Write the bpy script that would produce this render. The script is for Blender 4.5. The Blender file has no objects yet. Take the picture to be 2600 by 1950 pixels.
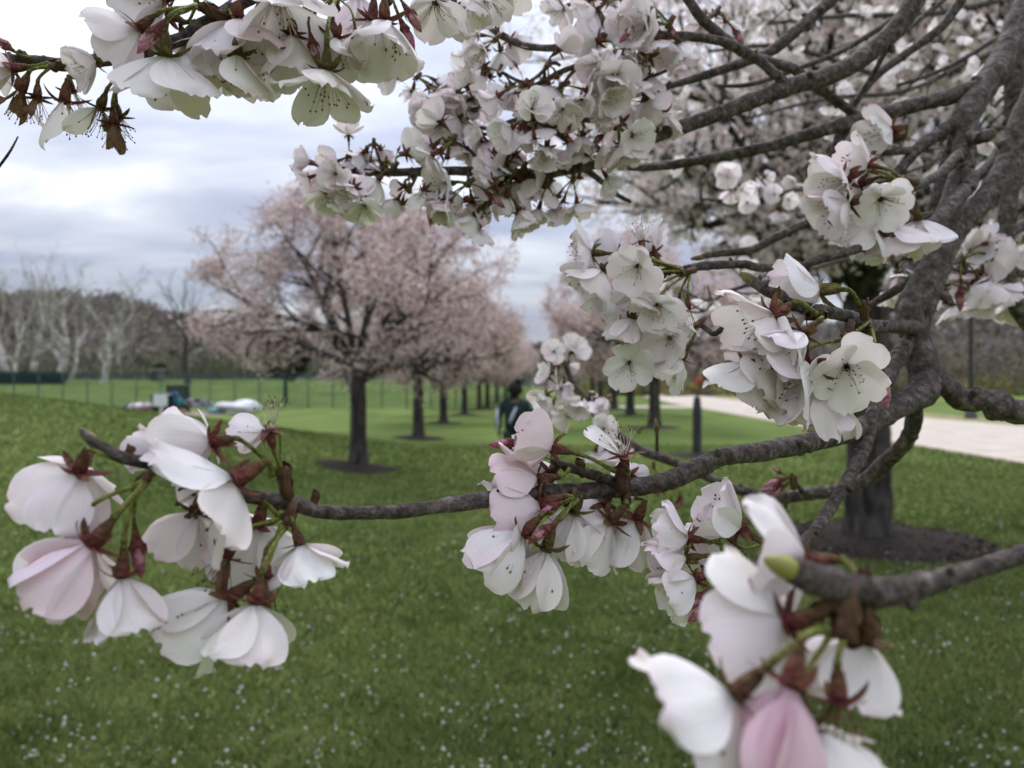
import bpy, math, random
import numpy as np
from mathutils import Vector, Matrix, Quaternion, noise

# ------------------------------------------------------------------ camera, sky, sun, exposure
S = bpy.context.scene
COL = S.collection
F = 1986.0                 # focal length in photograph pixels (2600 wide)
CAM_H = 1.56
cam_d = bpy.data.cameras.new('camera'); cam = bpy.data.objects.new('camera', cam_d); COL.objects.link(cam)
cam.location = (0, 0, CAM_H); cam.rotation_euler = (math.radians(90), 0, 0)
cam_d.sensor_width = 36; cam_d.lens = 36 * F / 2600
cam_d.clip_start = 0.01; cam_d.clip_end = 3000
cam_d.dof.use_dof = True; cam_d.dof.focus_distance = 0.30; cam_d.dof.aperture_fstop = 14.5
S.camera = cam

SUN_EL, SUN_AZ = math.radians(52), math.radians(12)      # azimuth from +Y towards +X
w = bpy.data.worlds.new('World'); S.world = w; w.use_nodes = True
nt = w.node_tree; N = nt.nodes; LK = nt.links
for n in list(N): N.remove(n)
def wn(t, **k):
    n = N.new(t)
    for a, b in k.items(): setattr(n, a, b)
    return n
out = wn('ShaderNodeOutputWorld'); bg = wn('ShaderNodeBackground'); bg.inputs[1].default_value = 1.0
sky = wn('ShaderNodeTexSky', sky_type='NISHITA'); sky.sun_disc = False; sky.sun_elevation = SUN_EL; sky.sun_rotation = SUN_AZ
tc = wn('ShaderNodeTexCoord'); sep = wn('ShaderNodeSeparateXYZ'); LK.new(tc.outputs['Generated'], sep.inputs[0])
def mth(op, a, b=None, clamp=False):
    m = wn('ShaderNodeMath', operation=op); m.use_clamp = clamp
    for i, v in enumerate((a, b)):
        if v is None: continue
        if isinstance(v, (int, float)): m.inputs[i].default_value = v
        else: LK.new(v, m.inputs[i])
    return m.outputs[0]
zc = mth('ADD', mth('MAXIMUM', sep.outputs[2], 0.0), 0.16)          # flat cloud deck seen in perspective
cmb = wn('ShaderNodeCombineXYZ')
LK.new(mth('DIVIDE', sep.outputs[0], zc), cmb.inputs[0]); LK.new(mth('DIVIDE', sep.outputs[1], zc), cmb.inputs[1])
mp = wn('ShaderNodeMapping'); mp.inputs['Scale'].default_value = (0.85, 1.5, 1); mp.inputs['Rotation'].default_value = (0, 0, 0.25); mp.inputs['Location'].default_value = (0.4, 0.2, 0)
LK.new(cmb.outputs[0], mp.inputs[0])
n1 = wn('ShaderNodeTexNoise'); n1.inputs['Scale'].default_value = 1.1; n1.inputs['Detail'].default_value = 7; n1.inputs['Roughness'].default_value = 0.48; n1.inputs['Distortion'].default_value = 0.35
LK.new(mp.outputs[0], n1.inputs['Vector'])
rmp = wn('ShaderNodeValToRGB'); cr = rmp.color_ramp
cr.elements[0].position = 0.36; cr.elements[0].color = (0.40, 0.44, 0.585, 1)
cr.elements[1].position = 0.72; cr.elements[1].color = (1.15, 1.15, 1.17, 1)
e = cr.elements.new(0.47); e.color = (0.52, 0.56, 0.69, 1)
e = cr.elements.new(0.58); e.color = (0.72, 0.75, 0.84, 1)
LK.new(n1.outputs[0], rmp.inputs[0])
# overcast brightening towards the zenith
gain = mth('ADD', mth('MULTIPLY', mth('MAXIMUM', sep.outputs[2], 0.0), 1.60), 0.40)
mul = wn('ShaderNodeVectorMath', operation='SCALE'); LK.new(rmp.outputs[0], mul.inputs[0]); LK.new(gain, mul.inputs['Scale'])
sk = wn('ShaderNodeVectorMath', operation='SCALE'); LK.new(sky.outputs[0], sk.inputs[0]); sk.inputs['Scale'].default_value = 0.10
mx = wn('ShaderNodeMix', data_type='RGBA'); mx.inputs[0].default_value = 0.90
LK.new(sk.outputs[0], mx.inputs[6]); LK.new(mul.outputs[0], mx.inputs[7])
LK.new(mx.outputs[2], bg.inputs[0]); LK.new(bg.outputs[0], out.inputs[0])

sd = bpy.data.lights.new('sun', 'SUN'); sun = bpy.data.objects.new('sun', sd); COL.objects.link(sun)
sd.energy = 1.4; sd.angle = math.radians(22); sd.color = (1.0, 0.97, 0.93)
sdir = Vector((math.sin(SUN_AZ) * math.cos(SUN_EL), math.cos(SUN_AZ) * math.cos(SUN_EL), math.sin(SUN_EL)))
sun.rotation_euler = sdir.to_track_quat('Z', 'Y').to_euler()
vs = S.view_settings; vs.view_transform = 'Standard'; vs.look = 'None'; vs.exposure = 0.66; vs.gamma = 1.0; vs.use_curve_mapping = False
S.cycles.use_denoising = True
S.cycles.max_bounces = 8; S.cycles.transmission_bounces = 6; S.cycles.diffuse_bounces = 7; S.cycles.glossy_bounces = 2
S.cycles.use_adaptive_sampling = True; S.cycles.adaptive_threshold = 0.03; S.cycles.caustics_reflective = False; S.cycles.caustics_refractive = False

# ------------------------------------------------------------------ helpers
rng = random.Random(7)
def P(px, py, d):                         # photograph pixel at a real distance d (metres) -> world point
    return Vector(((px - 1300) / F * d, d, CAM_H - (py - 975) / F * d))
def V(ax, ay, az=0.0):                    # right, down, towards the viewer -> world direction
    return Vector((ax, -az, -ay)).normalized()

def new_mat(name):
    m = bpy.data.materials.new(name); m.use_nodes = True
    return m, m.node_tree.nodes, m.node_tree.links, m.node_tree.nodes['Principled BSDF']
def mat(name, c1, c2=None, scale=8.0, rough=0.8, bump=0.0, detail=4, bscale=None, spec=0.3, stretch=None, lo=0.35, hi=0.65):
    m, n, l, b = new_mat(name)
    b.inputs['Roughness'].default_value = rough; b.inputs['Specular IOR Level'].default_value = spec
    if c2 is None: c2 = tuple(x * 0.8 for x in c1)
    t = n.new('ShaderNodeTexCoord'); src = t.outputs['Object']
    if stretch:
        mpp = n.new('ShaderNodeMapping'); mpp.inputs['Scale'].default_value = stretch; l.new(src, mpp.inputs[0]); src = mpp.outputs[0]
    x = n.new('ShaderNodeTexNoise'); x.inputs['Scale'].default_value = scale; x.inputs['Detail'].default_value = detail
    r = n.new('ShaderNodeValToRGB'); r.color_ramp.elements[0].position = lo; r.color_ramp.elements[1].position = hi
    r.color_ramp.elements[0].color = (*c1, 1); r.color_ramp.elements[1].color = (*c2, 1)
    l.new(src, x.inputs['Vector']); l.new(x.outputs[0], r.inputs[0]); l.new(r.outputs[0], b.inputs['Base Color'])
    if bump:
        y = n.new('ShaderNodeTexNoise'); y.inputs['Scale'].default_value = bscale or scale * 3; y.inputs['Detail'].default_value = 5
        bp = n.new('ShaderNodeBump'); bp.inputs['Strength'].default_value = bump; bp.inputs['Distance'].default_value = 0.02
        l.new(src, y.inputs['Vector']); l.new(y.outputs[0], bp.inputs['Height']); l.new(bp.outputs[0], b.inputs['Normal'])
    return m
def vcol_mat(name, rough=0.85, transl=0.3, spec=0.1, mottle=0):
    m, n, l, b = new_mat(name)
    a = n.new('ShaderNodeAttribute'); a.attribute_name = 'Col'
    colr = a.outputs['Color']
    if mottle:
        tcn = n.new('ShaderNodeTexCoord'); nz = n.new('ShaderNodeTexNoise'); nz.inputs['Scale'].default_value = mottle; nz.inputs['Detail'].default_value = 5
        rp_ = n.new('ShaderNodeValToRGB'); rp_.color_ramp.elements[0].position = .3; rp_.color_ramp.elements[0].color = (.45, .42, .4, 1); rp_.color_ramp.elements[1].position = .7; rp_.color_ramp.elements[1].color = (1.35, 1.3, 1.2, 1)
        mm = n.new('ShaderNodeMix'); mm.data_type = 'RGBA'; mm.blend_type = 'MULTIPLY'; mm.inputs[0].default_value = 1
        l.new(tcn.outputs['Object'], nz.inputs['Vector']); l.new(nz.outputs[0], rp_.inputs[0]); l.new(colr, mm.inputs[6]); l.new(rp_.outputs[0], mm.inputs[7]); colr = mm.outputs[2]
        bq = n.new('ShaderNodeBump'); bq.inputs['Strength'].default_value = .5; bq.inputs['Distance'].default_value = .02; l.new(nz.outputs[0], bq.inputs['Height']); l.new(bq.outputs[0], b.inputs['Normal'])
    l.new(colr, b.inputs['Base Color']); b.inputs['Roughness'].default_value = rough; b.inputs['Specular IOR Level'].default_value = spec
    if transl:
        t = n.new('ShaderNodeBsdfTranslucent'); l.new(colr, t.inputs[0])
        x = n.new('ShaderNodeMixShader'); x.inputs[0].default_value = transl
        o = n['Material Output']; l.new(b.outputs[0], x.inputs[1]); l.new(t.outputs[0], x.inputs[2]); l.new(x.outputs[0], o.inputs[0])
    return m

def obj(name, mesh, parent=None, material=None):
    o = bpy.data.objects.new(name, mesh); COL.objects.link(o)
    if material and mesh is not None and not mesh.materials: mesh.materials.append(material)
    if parent is not None:
        o.parent = parent
    return o
def mesh_py(name, v, f, material=None, smooth=True):
    m = bpy.data.meshes.new(name); m.from_pydata([tuple(x) for x in v], [], f)
    if material: m.materials.append(material)
    if smooth: m.polygons.foreach_set('use_smooth', [True] * len(m.polygons))
    m.update(); return m
def mesh_np(name, v, f, col=None, material=None, smooth=False):     # f: (n,3) or (n,4) array
    m = bpy.data.meshes.new(name); k = f.shape[1]
    m.vertices.add(len(v)); m.vertices.foreach_set('co', np.ascontiguousarray(v, dtype=np.float32).ravel())
    m.loops.add(f.size); m.loops.foreach_set('vertex_index', np.ascontiguousarray(f, dtype=np.int32).ravel())
    m.polygons.add(len(f)); m.polygons.foreach_set('loop_start', np.arange(0, f.size, k, dtype=np.int32))
    if smooth: m.polygons.foreach_set('use_smooth', np.ones(len(f), dtype=bool))
    m.update(calc_edges=True)
    if col is not None:
        a = m.color_attributes.new('Col', 'FLOAT_COLOR', 'POINT')
        c = np.ones((len(v), 4), dtype=np.float32); c[:, :3] = col; a.data.foreach_set('color', c.ravel())
    if material: m.materials.append(material)
    return m
def tag(o, label=None, cat=None, group=None, kind=None):
    if label: o['label'] = label
    if cat: o['category'] = cat
    if group: o['group'] = group
    if kind: o['kind'] = kind
    return o
def thing(name, loc, label, cat, group=None):
    o = bpy.data.objects.new(name, None); COL.objects.link(o); o.location = loc; o.empty_display_size = 0.1
    return tag(o, label, cat, group)
def put(o, parent):                        # o holds world coordinates; parent is an unrotated empty
    o.parent = parent; o.matrix_parent_inverse = Matrix.Translation(-Vector(parent.location)); return o
def copy_tree(o, parent=None):
    c = o.copy(); COL.objects.link(c); c.parent = parent
    for ch in list(o.children):
        d = copy_tree(ch, c)
    return c

class MB:                                  # small mesh builder
    def __init__(s): s.v = []; s.f = []
    def add(s, v, f):
        b = len(s.v); s.v += [tuple(x) for x in v]; s.f += [tuple(i + b for i in q) for q in f]
    def box(s, c, e, rot=None):
        x, y, z = (k / 2 for k in e); c = Vector(c)
        p = [Vector((a * x, b * y, d * z)) for a in (-1, 1) for b in (-1, 1) for d in (-1, 1)]
        if rot: p = [rot @ q for q in p]
        s.add([q + c for q in p], [(0, 1, 3, 2), (4, 6, 7, 5), (0, 4, 5, 1), (2, 3, 7, 6), (0, 2, 6, 4), (1, 5, 7, 3)])
    def tube(s, pts, rad, seg=8, cap=True):
        v, f = tube(pts, rad, seg, cap); s.add(v, f)
    def mesh(s, name, material, smooth=True): return mesh_py(name, s.v, s.f, material, smooth)

def frames(pts):
    T = []
    n = len(pts)
    for i in range(n):
        t = (pts[min(i + 1, n - 1)] - pts[max(i - 1, 0)])
        T.append(t.normalized() if t.length > 1e-12 else Vector((0, 0, 1)))
    a = Vector((0, 0, 1)) if abs(T[0].z) < 0.9 else Vector((1, 0, 0))
    nrm = T[0].cross(a).normalized(); R = []
    for i in range(n):
        if i:
            nrm = (nrm - T[i] * nrm.dot(T[i]))
            nrm = nrm.normalized() if nrm.length > 1e-9 else T[i].orthogonal().normalized()
        R.append((nrm.copy(), T[i].cross(nrm).normalized()))
    return T, R
def tube(pts, rad, seg=8, cap=True, bump=0.0, freq=1.0, ring=0.0):
    pts = [Vector(p) for p in pts]; T, R = frames(pts); v = []; f = []
    cs = [(math.cos(2 * math.pi * k / seg), math.sin(2 * math.pi * k / seg)) for k in range(seg)]
    for i, p in enumerate(pts):
        r = rad[i] if hasattr(rad, '__len__') else rad
        for c, sn in cs:
            dirv = R[i][0] * c + R[i][1] * sn; rr = r
            if bump: rr *= 1 + bump * noise.noise((p + dirv * r) * freq) + bump * 0.5 * noise.noise((p + dirv * r) * freq * 2.7)
            v.append(p + dirv * rr)
    for i in range(len(pts) - 1):
        for k in range(seg):
            k2 = (k + 1) % seg
            f.append((i * seg + k, i * seg + k2, (i + 1) * seg + k2, (i + 1) * seg + k))
    if cap:
        f.append(tuple(range(seg - 1, -1, -1))); b = (len(pts) - 1) * seg; f.append(tuple(range(b, b + seg)))
    return v, f
def catmull(pts, rad, step):
    n = len(pts); op = []; orr = []
    for i in range(n - 1):
        p0, p1, p2, p3 = pts[max(i - 1, 0)], pts[i], pts[i + 1], pts[min(i + 2, n - 1)]
        L = (p2 - p1).length; k = max(2, int(L / step)) if L > 0 else 1
        for j in range(k):
            t = j / k; t2, t3 = t * t, t * t * t
            op.append(0.5 * (2 * p1 + (p2 - p0) * t + (2 * p0 - 5 * p1 + 4 * p2 - p3) * t2 + (3 * p1 - p0 - 3 * p2 + p3) * t3))
            orr.append(rad[i] * (1 - t) + rad[i + 1] * t)
    op.append(pts[-1].copy()); orr.append(rad[-1]); return op, orr

# ------------------------------------------------------------------ materials
M = {}
def bark_near():
    m, n, l, b = new_mat('bark_near'); b.inputs['Roughness'].default_value = 0.75; b.inputs['Specular IOR Level'].default_value = 0.25
    t = n.new('ShaderNodeTexCoord'); x = n.new('ShaderNodeTexNoise'); x.inputs['Scale'].default_value = 220; x.inputs['Detail'].default_value = 7; x.inputs['Roughness'].default_value = 0.7
    r = n.new('ShaderNodeValToRGB'); e = r.color_ramp.elements
    e[0].position = 0.3; e[0].color = (0.014, 0.010, 0.009, 1); e[1].position = 0.72; e[1].color = (0.28, 0.245, 0.22, 1)
    q = e.new(0.5); q.color = (0.105, 0.083, 0.072, 1)
    x2 = n.new('ShaderNodeTexNoise'); x2.inputs['Scale'].default_value = 45; x2.inputs['Detail'].default_value = 4
    mx = n.new('ShaderNodeMix'); mx.data_type = 'RGBA'; mx.blend_type = 'MULTIPLY'; mx.inputs[0].default_value = 0.6
    r2 = n.new('ShaderNodeValToRGB'); r2.color_ramp.elements[0].position = 0.35; r2.color_ramp.elements[0].color = (0.5, 0.42, 0.38, 1); r2.color_ramp.elements[1].position = 0.65; r2.color_ramp.elements[1].color = (1, 1, 1, 1)
    for k in (x, x2): l.new(t.outputs['Object'], k.inputs['Vector'])
    l.new(x.outputs[0], r.inputs[0]); l.new(x2.outputs[0], r2.inputs[0]); l.new(r.outputs[0], mx.inputs[6]); l.new(r2.outputs[0], mx.inputs[7]); l.new(mx.outputs[2], b.inputs['Base Color'])
    at = n.new('ShaderNodeAttribute'); at.attribute_name = 'bl'; mq = n.new('ShaderNodeMapping'); mq.inputs['Scale'].default_value = (.8, .8, .8); l.new(at.outputs['Vector'], mq.inputs[0])
    x3 = n.new('ShaderNodeTexNoise'); x3.inputs['Scale'].default_value = 1.5; x3.inputs['Detail'].default_value = 3; x3.inputs['Roughness'].default_value = .6; l.new(mq.outputs[0], x3.inputs['Vector'])
    r3 = n.new('ShaderNodeValToRGB'); e = r3.color_ramp.elements; e[0].position = .34; e[0].color = (.42, .39, .37, 1); e[1].position = .55; e[1].color = (1, 1, 1, 1); q = e.new(.70); q.color = (1.45, 1.42, 1.4, 1)
    m3 = n.new('ShaderNodeMix'); m3.data_type = 'RGBA'; m3.blend_type = 'MULTIPLY'; m3.inputs[0].default_value = .7; l.new(x3.outputs[0], r3.inputs[0]); l.new(mx.outputs[2], m3.inputs[6]); l.new(r3.outputs[0], m3.inputs[7]); l.new(m3.outputs[2], b.inputs['Base Color'])
    ad = n.new('ShaderNodeMath'); ad.operation = 'MULTIPLY_ADD'; l.new(r3.outputs[0], ad.inputs[0]); ad.inputs[1].default_value = .35; l.new(x.outputs[0], ad.inputs[2])
    bp = n.new('ShaderNodeBump'); bp.inputs['Strength'].default_value = 1.0; bp.inputs['Distance'].default_value = 0.0022
    l.new(ad.outputs[0], bp.inputs['Height']); l.new(bp.outputs[0], b.inputs['Normal'])
    return m
M['bark'] = bark_near()
M['bark_far'] = mat('bark_far', (0.018, 0.015, 0.014), (0.082, 0.072, 0.064), scale=11, rough=0.9, bump=1.0, bscale=34, stretch=(1, 1, 0.35), detail=7)
M['bark_pale'] = mat('bark_pale', (0.22, 0.20, 0.17), (0.62, 0.59, 0.54), scale=1.2, rough=0.9, detail=5)
def petal_mat():
    m, n, l, b = new_mat('petal')
    oi = n.new('ShaderNodeObjectInfo'); at = n.new('ShaderNodeAttribute'); at.attribute_name = 'pu'
    sp = n.new('ShaderNodeSeparateXYZ'); l.new(at.outputs['Vector'], sp.inputs[0])
    # u along the petal, v across: faint veins, a rosy margin
    cb = n.new('ShaderNodeCombineXYZ')
    def ma(op, a, c):
        k = n.new('ShaderNodeMath'); k.operation = op
        for i, q in enumerate((a, c)):
            if isinstance(q, (int, float)): k.inputs[i].default_value = q
            else: l.new(q, k.inputs[i])
        return k.outputs[0]
    l.new(ma('MULTIPLY', sp.outputs[0], 1.3), cb.inputs[0]); l.new(ma('MULTIPLY', sp.outputs[1], 9.0), cb.inputs[1]); l.new(ma('MULTIPLY', oi.outputs['Random'], 40.0), cb.inputs[2])
    vn = n.new('ShaderNodeTexNoise'); vn.inputs['Scale'].default_value = 1.6; vn.inputs['Detail'].default_value = 4; l.new(cb.outputs[0], vn.inputs['Vector'])
    vr = n.new('ShaderNodeValToRGB'); vr.color_ramp.elements[0].position = 0.3; vr.color_ramp.elements[0].color = (0.955, 0.94, 0.94, 1); vr.color_ramp.elements[1].position = 0.62; vr.color_ramp.elements[1].color = (1, 1, 1, 1)
    l.new(vn.outputs[0], vr.inputs[0])
    mu = n.new('ShaderNodeMix'); mu.data_type = 'RGBA'; mu.blend_type = 'MULTIPLY'; mu.inputs[0].default_value = 1.0
    l.new(oi.outputs['Color'], mu.inputs[6]); l.new(vr.outputs[0], mu.inputs[7])
    rs = n.new('ShaderNodeMix'); rs.data_type = 'RGBA'; rs.blend_type = 'MULTIPLY'
    edge = ma('MULTIPLY', ma('POWER', sp.outputs[0], 5.0), ma('MULTIPLY', oi.outputs['Random'], 0.55))
    l.new(edge, rs.inputs[0]); l.new(mu.outputs[2], rs.inputs[6]); rs.inputs[7].default_value = (0.93, 0.68, 0.76, 1)
    b.inputs['Roughness'].default_value = 0.55; b.inputs['Specular IOR Level'].default_value = 0.25; l.new(rs.outputs[2], b.inputs['Base Color'])
    bp = n.new('ShaderNodeBump'); bp.inputs['Strength'].default_value = 0.18; bp.inputs['Distance'].default_value = 0.001; l.new(vn.outputs[0], bp.inputs['Height']); l.new(bp.outputs[0], b.inputs['Normal'])
    t = n.new('ShaderNodeBsdfTranslucent'); l.new(rs.outputs[2], t.inputs[0])
    x = n.new('ShaderNodeMixShader'); x.inputs[0].default_value = 0.30
    l.new(b.outputs[0], x.inputs[1]); l.new(t.outputs[0], x.inputs[2]); l.new(x.outputs[0], n['Material Output'].inputs[0])
    return m
M['petal'] = petal_mat()
M['vc'] = vcol_mat('vertex_tinted', 0.65, 0.15, 0.2, 9)
M['crown'] = vcol_mat('blossom_mass', 0.8, 0.55, 0.05)
M['grass'] = vcol_mat('grass_blade', 0.6, 0.25, 0.15)
M['woods'] = vcol_mat('bare_wood', 0.95, 0.0, 0.05)
M['scales'] = mat('bud_scale', (0.022, 0.010, 0.007), (0.15, 0.075, 0.03), scale=260, rough=0.5, bump=0.3, detail=3)

# ------------------------------------------------------------------ blossom meshes (unit petal length)
def petal_mesh(k, rr):
    nu, nv = 11, 9; v = []; f = []; a = []
    us = [0, .03, .09, .18, .3, .44, .58, .71, .83, .93, 1.0]
    wu = [.045, .06, .13, .25, .38, .465, .50, .49, .44, .345, .17]
    cup = rr.uniform(.10, .32); bow = rr.uniform(-.02, .22); ph = rr.uniform(0, 6.3); ruf = rr.uniform(.03, .10); notch = rr.uniform(.05, .13); wid = rr.uniform(.86, 1.08)
    tw = rr.uniform(-.12, .12); curl = rr.choice([0, 0, rr.uniform(-.16, .0), rr.uniform(0, .18)])
    for i in range(nu):
        u = us[i]
        for j in range(nv):
            q = -1 + 2 * j / (nv - 1)
            y = q * wu[i] * wid
            x = u
            if u > .8: x -= notch * ((u - .8) / .2) ** 1.5 * (1 - min(1, abs(q) * 1.7)) + .05 * ((u - .8) / .2) * abs(q) ** 2
            x += .018 * u * math.sin(7 * q + ph) + .03 * u * noise.noise(Vector((q * 4 + ph, u * 3, k * 7.3)))
            z = bow * u * u + cup * (y * y) / .5 * (1 if u < .9 else .9)
            z += ruf * u * u * math.sin(3.1 * q * 2 + ph) * abs(q) + .11 * u * noise.noise(Vector((u * 2.2 + ph, q * 1.6, k * 3.1)))
            z += curl * max(0, u - .6) ** 2 * 4 + tw * q * u * .5
            v.append((x, y, z)); a.append((u, q, 0))
    for i in range(nu - 1):
        for j in range(nv - 1):
            b = i * nv + j; f.append((b, b + nv, b + nv + 1, b + 1))
    m = mesh_py('petal', v, f, M['petal'])
    at = m.attributes.new('pu', 'FLOAT_VECTOR', 'POINT'); at.data.foreach_set('vector', [c for t in a for c in t])
    return m
rp = random.Random(11)
PETALS = [petal_mesh(k, rp) for k in range(14)]

def col_mesh(name, v, f, c, material=None):
    m = mesh_py(name, v, f, material or M['vc'])
    a = m.color_attributes.new('Col', 'FLOAT_COLOR', 'POINT')
    a.data.foreach_set('color', [q for t in c for q in (*t, 1)]); return m
def lerp3(a, b, t): return tuple(a[i] * (1 - t) + b[i] * t for i in range(3))
GREEN = (0.23, 0.26, 0.06); RED = (0.17, 0.048, 0.045); OLIVE = (0.125, 0.095, 0.035); BROWN = (0.11, 0.050, 0.028)
def calyx_mesh(tint, reflex, rr, size=1.0):
    v = []; f = []; c = []
    prof = [(-.46, .035), (-.40, .05), (-.30, .082), (-.18, .10), (-.08, .105), (0, .115), (.012, .06)]
    seg = 10
    for i, (z, r) in enumerate(prof):
        for k in range(seg):
            an = 2 * math.pi * k / seg; v.append((r * math.cos(an), r * math.sin(an), z)); c.append(lerp3(OLIVE, tint, min(1, max(0, i / 4))))
    for i in range(len(prof) - 1):
        for k in range(seg): f.append((i * seg + k, i * seg + (k + 1) % seg, (i + 1) * seg + (k + 1) % seg, (i + 1) * seg + k))
    for s_ in range(5):                     # five pointed sepals
        an = 2 * math.pi * (s_ + .5) / 5 + rr.uniform(-.12, .12); L = .38 * rr.uniform(.85, 1.1); bl = reflex + rr.uniform(-.25, .25)
        ca, sa = math.cos(an), math.sin(an); b = len(v); n = 5
        for i in range(n):
            t = i / (n - 1); wd = .085 * (1 - t) ** .7 * (1 + .7 * t); ang = bl * (.35 + .65 * t)
            rad = .10 + L * t * math.cos(ang); z = -.02 - L * t * math.sin(ang)
            for sgn, off in ((-1, 0), (0, .022 * (1 - t)), (1, 0)):
                v.append((ca * rad - sa * wd * sgn, sa * rad + ca * wd * sgn, z - off)); c.append(lerp3(tint, lerp3(tint, GREEN, .25), t))
        for i in range(n - 1):
            for j in range(2):
                q = b + i * 3 + j; f.append((q, q + 3, q + 4, q + 1))
    return col_mesh('calyx', v, f, c)
CALYX = [calyx_mesh(t, rf, rp) for t, rf in ((RED, .5), (RED, .1), ((.12, .06, .035), .3), (OLIVE, .55), ((.14, .045, .038), -.2), ((.17, .15, .05), .8))]
def stamen_mesh(n, old, rr):
    v = []; f = []; c = []
    fil = (.78, .72, .62) if not old else (.30, .17, .09); ant = (.20, .10, .04) if not old else (.06, .03, .02)
    for i in range(n):
        an = rr.uniform(0, 6.283); sp = rr.uniform(.05, .62); L = rr.uniform(.42, .70)
        d = Vector((math.cos(an) * math.sin(sp), math.sin(an) * math.sin(sp), math.cos(sp))); bend = Vector((rr.uniform(-.12, .12), rr.uniform(-.12, .12), 0))
        p0 = Vector((math.cos(an) * .07, math.sin(an) * .07, -.02)); pts = [p0 + d * L * t + bend * t * t for t in (0, .35, .7, 1)]
        tv, tf = tube(pts, [.010, .008, .007, .006], 4, False); b = len(v); v += tv; c += [fil] * len(tv); f += [tuple(q + b for q in z) for z in tf]
        b = len(v); e = pts[-1]; r = .022
        v += [e + Vector(q) * r for q in ((1, 0, 0), (-1, 0, 0), (0, 1, 0), (0, -1, 0), (0, 0, 1.3), (0, 0, -1.3))]; c += [ant] * 6
        f += [tuple(q + b for q in z) for z in ((0, 2, 4), (2, 1, 4), (1, 3, 4), (3, 0, 4), (2, 0, 5), (1, 2, 5), (3, 1, 5), (0, 3, 5))]
    return col_mesh('stamens', v, f, c)
STAM = [stamen_mesh(18, False, rp), stamen_mesh(15, False, rp)]; STAM_OLD = [stamen_mesh(15, True, rp), stamen_mesh(12, True, rp)]
def bud_mesh(pink, rr):
    v = []; f = []; c = []; seg = 12; n = 11
    for i in range(n):
        t = i / (n - 1); r = .215 * math.sin(math.pi * (t * .93 + .05)) ** .75 * (1 - .28 * t)
        for k in range(seg):
            an = 2 * math.pi * k / seg + t * 1.1; q = r * (1 + .09 * math.sin(an * 3 - t * 5))
            v.append((q * math.cos(an), q * math.sin(an), t)); c.append(lerp3(lerp3(pink, (.72, .48, .54), .55 * (1 - abs(t - .4))), pink, t ** 2))
    for i in range(n - 1):
        for k in range(seg): f.append((i * seg + k, i * seg + (k + 1) % seg, (i + 1) * seg + (k + 1) % seg, (i + 1) * seg + k))
    f.append(tuple(range((n - 1) * seg, n * seg)))
    return col_mesh('bud', v, f, c)
BUDS = [bud_mesh((.55, .19, .30), rp), bud_mesh((.43, .10, .17), rp), bud_mesh((.33, .11, .11), rp)]
def budcalyx_mesh(rr):
    v = []; f = []; c = []; seg = 10
    prof = [(-.42, .03), (-.34, .06), (-.2, .095), (-.06, .12), (.05, .17), (.16, .20)]
    for i, (z, r) in enumerate(prof):
        for k in range(seg):
            an = 2 * math.pi * k / seg; v.append((r * math.cos(an), r * math.sin(an), z)); c.append(lerp3(OLIVE, RED, min(1, i / 3)))
    for i in range(len(prof) - 1):
        for k in range(seg): f.append((i * seg + k, i * seg + (k + 1) % seg, (i + 1) * seg + (k + 1) % seg, (i + 1) * seg + k))
    for s_ in range(5):
        an = 2 * math.pi * s_ / 5; ca, sa = math.cos(an), math.sin(an); b = len(v)
        for t, wd, rad in ((0, .11, .205), (.5, .07, .232), (1, .005, .235)):
            for sg in (-1, 1): v.append((ca * rad - sa * wd * sg, sa * rad + ca * wd * sg, .12 + t * .30)); c.append(RED)
        for i in range(2): q = b + i * 2; f.append((q, q + 2, q + 3, q + 1))
    return col_mesh('bud_calyx', v, f, c)
BCAL = budcalyx_mesh(rp)
def scales_mesh(rr):                        # a spur: overlapping brown bud scales round a short stem
    mb = MB()
    for i in range(9):
        an = i * 2.4 + rr.uniform(-.2, .2); z0 = -.36 + .055 * i; L = rr.uniform(.36, .52); wd = rr.uniform(.24, .34); ope = rr.uniform(.1, .45)
        ca, sa = math.cos(an), math.sin(an); v = []; f = []
        for a in range(5):
            t = a / 4
            for q in (-1, -.5, 0, .5, 1):
                w_ = wd * math.sin(math.pi * (.18 + .8 * t)) ** .8; rad = .17 + ope * t * .35 - .16 * q * q * (1 - .3 * t)
                v.append((ca * rad - sa * w_ * q, sa * rad + ca * w_ * q, z0 + L * t))
        for a in range(4):
            for q in range(4): b = a * 5 + q; f.append((b, b + 5, b + 6, b + 1))
        mb.add(v, f)
    mb.tube([Vector((0, 0, -.6)), Vector((0, 0, -.1)), Vector((0, 0, .3))], [.2, .22, .12], 8)
    return mb.mesh('bud_scales', M['scales'])
SCALES = [scales_mesh(rp) for _ in range(3)]

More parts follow.
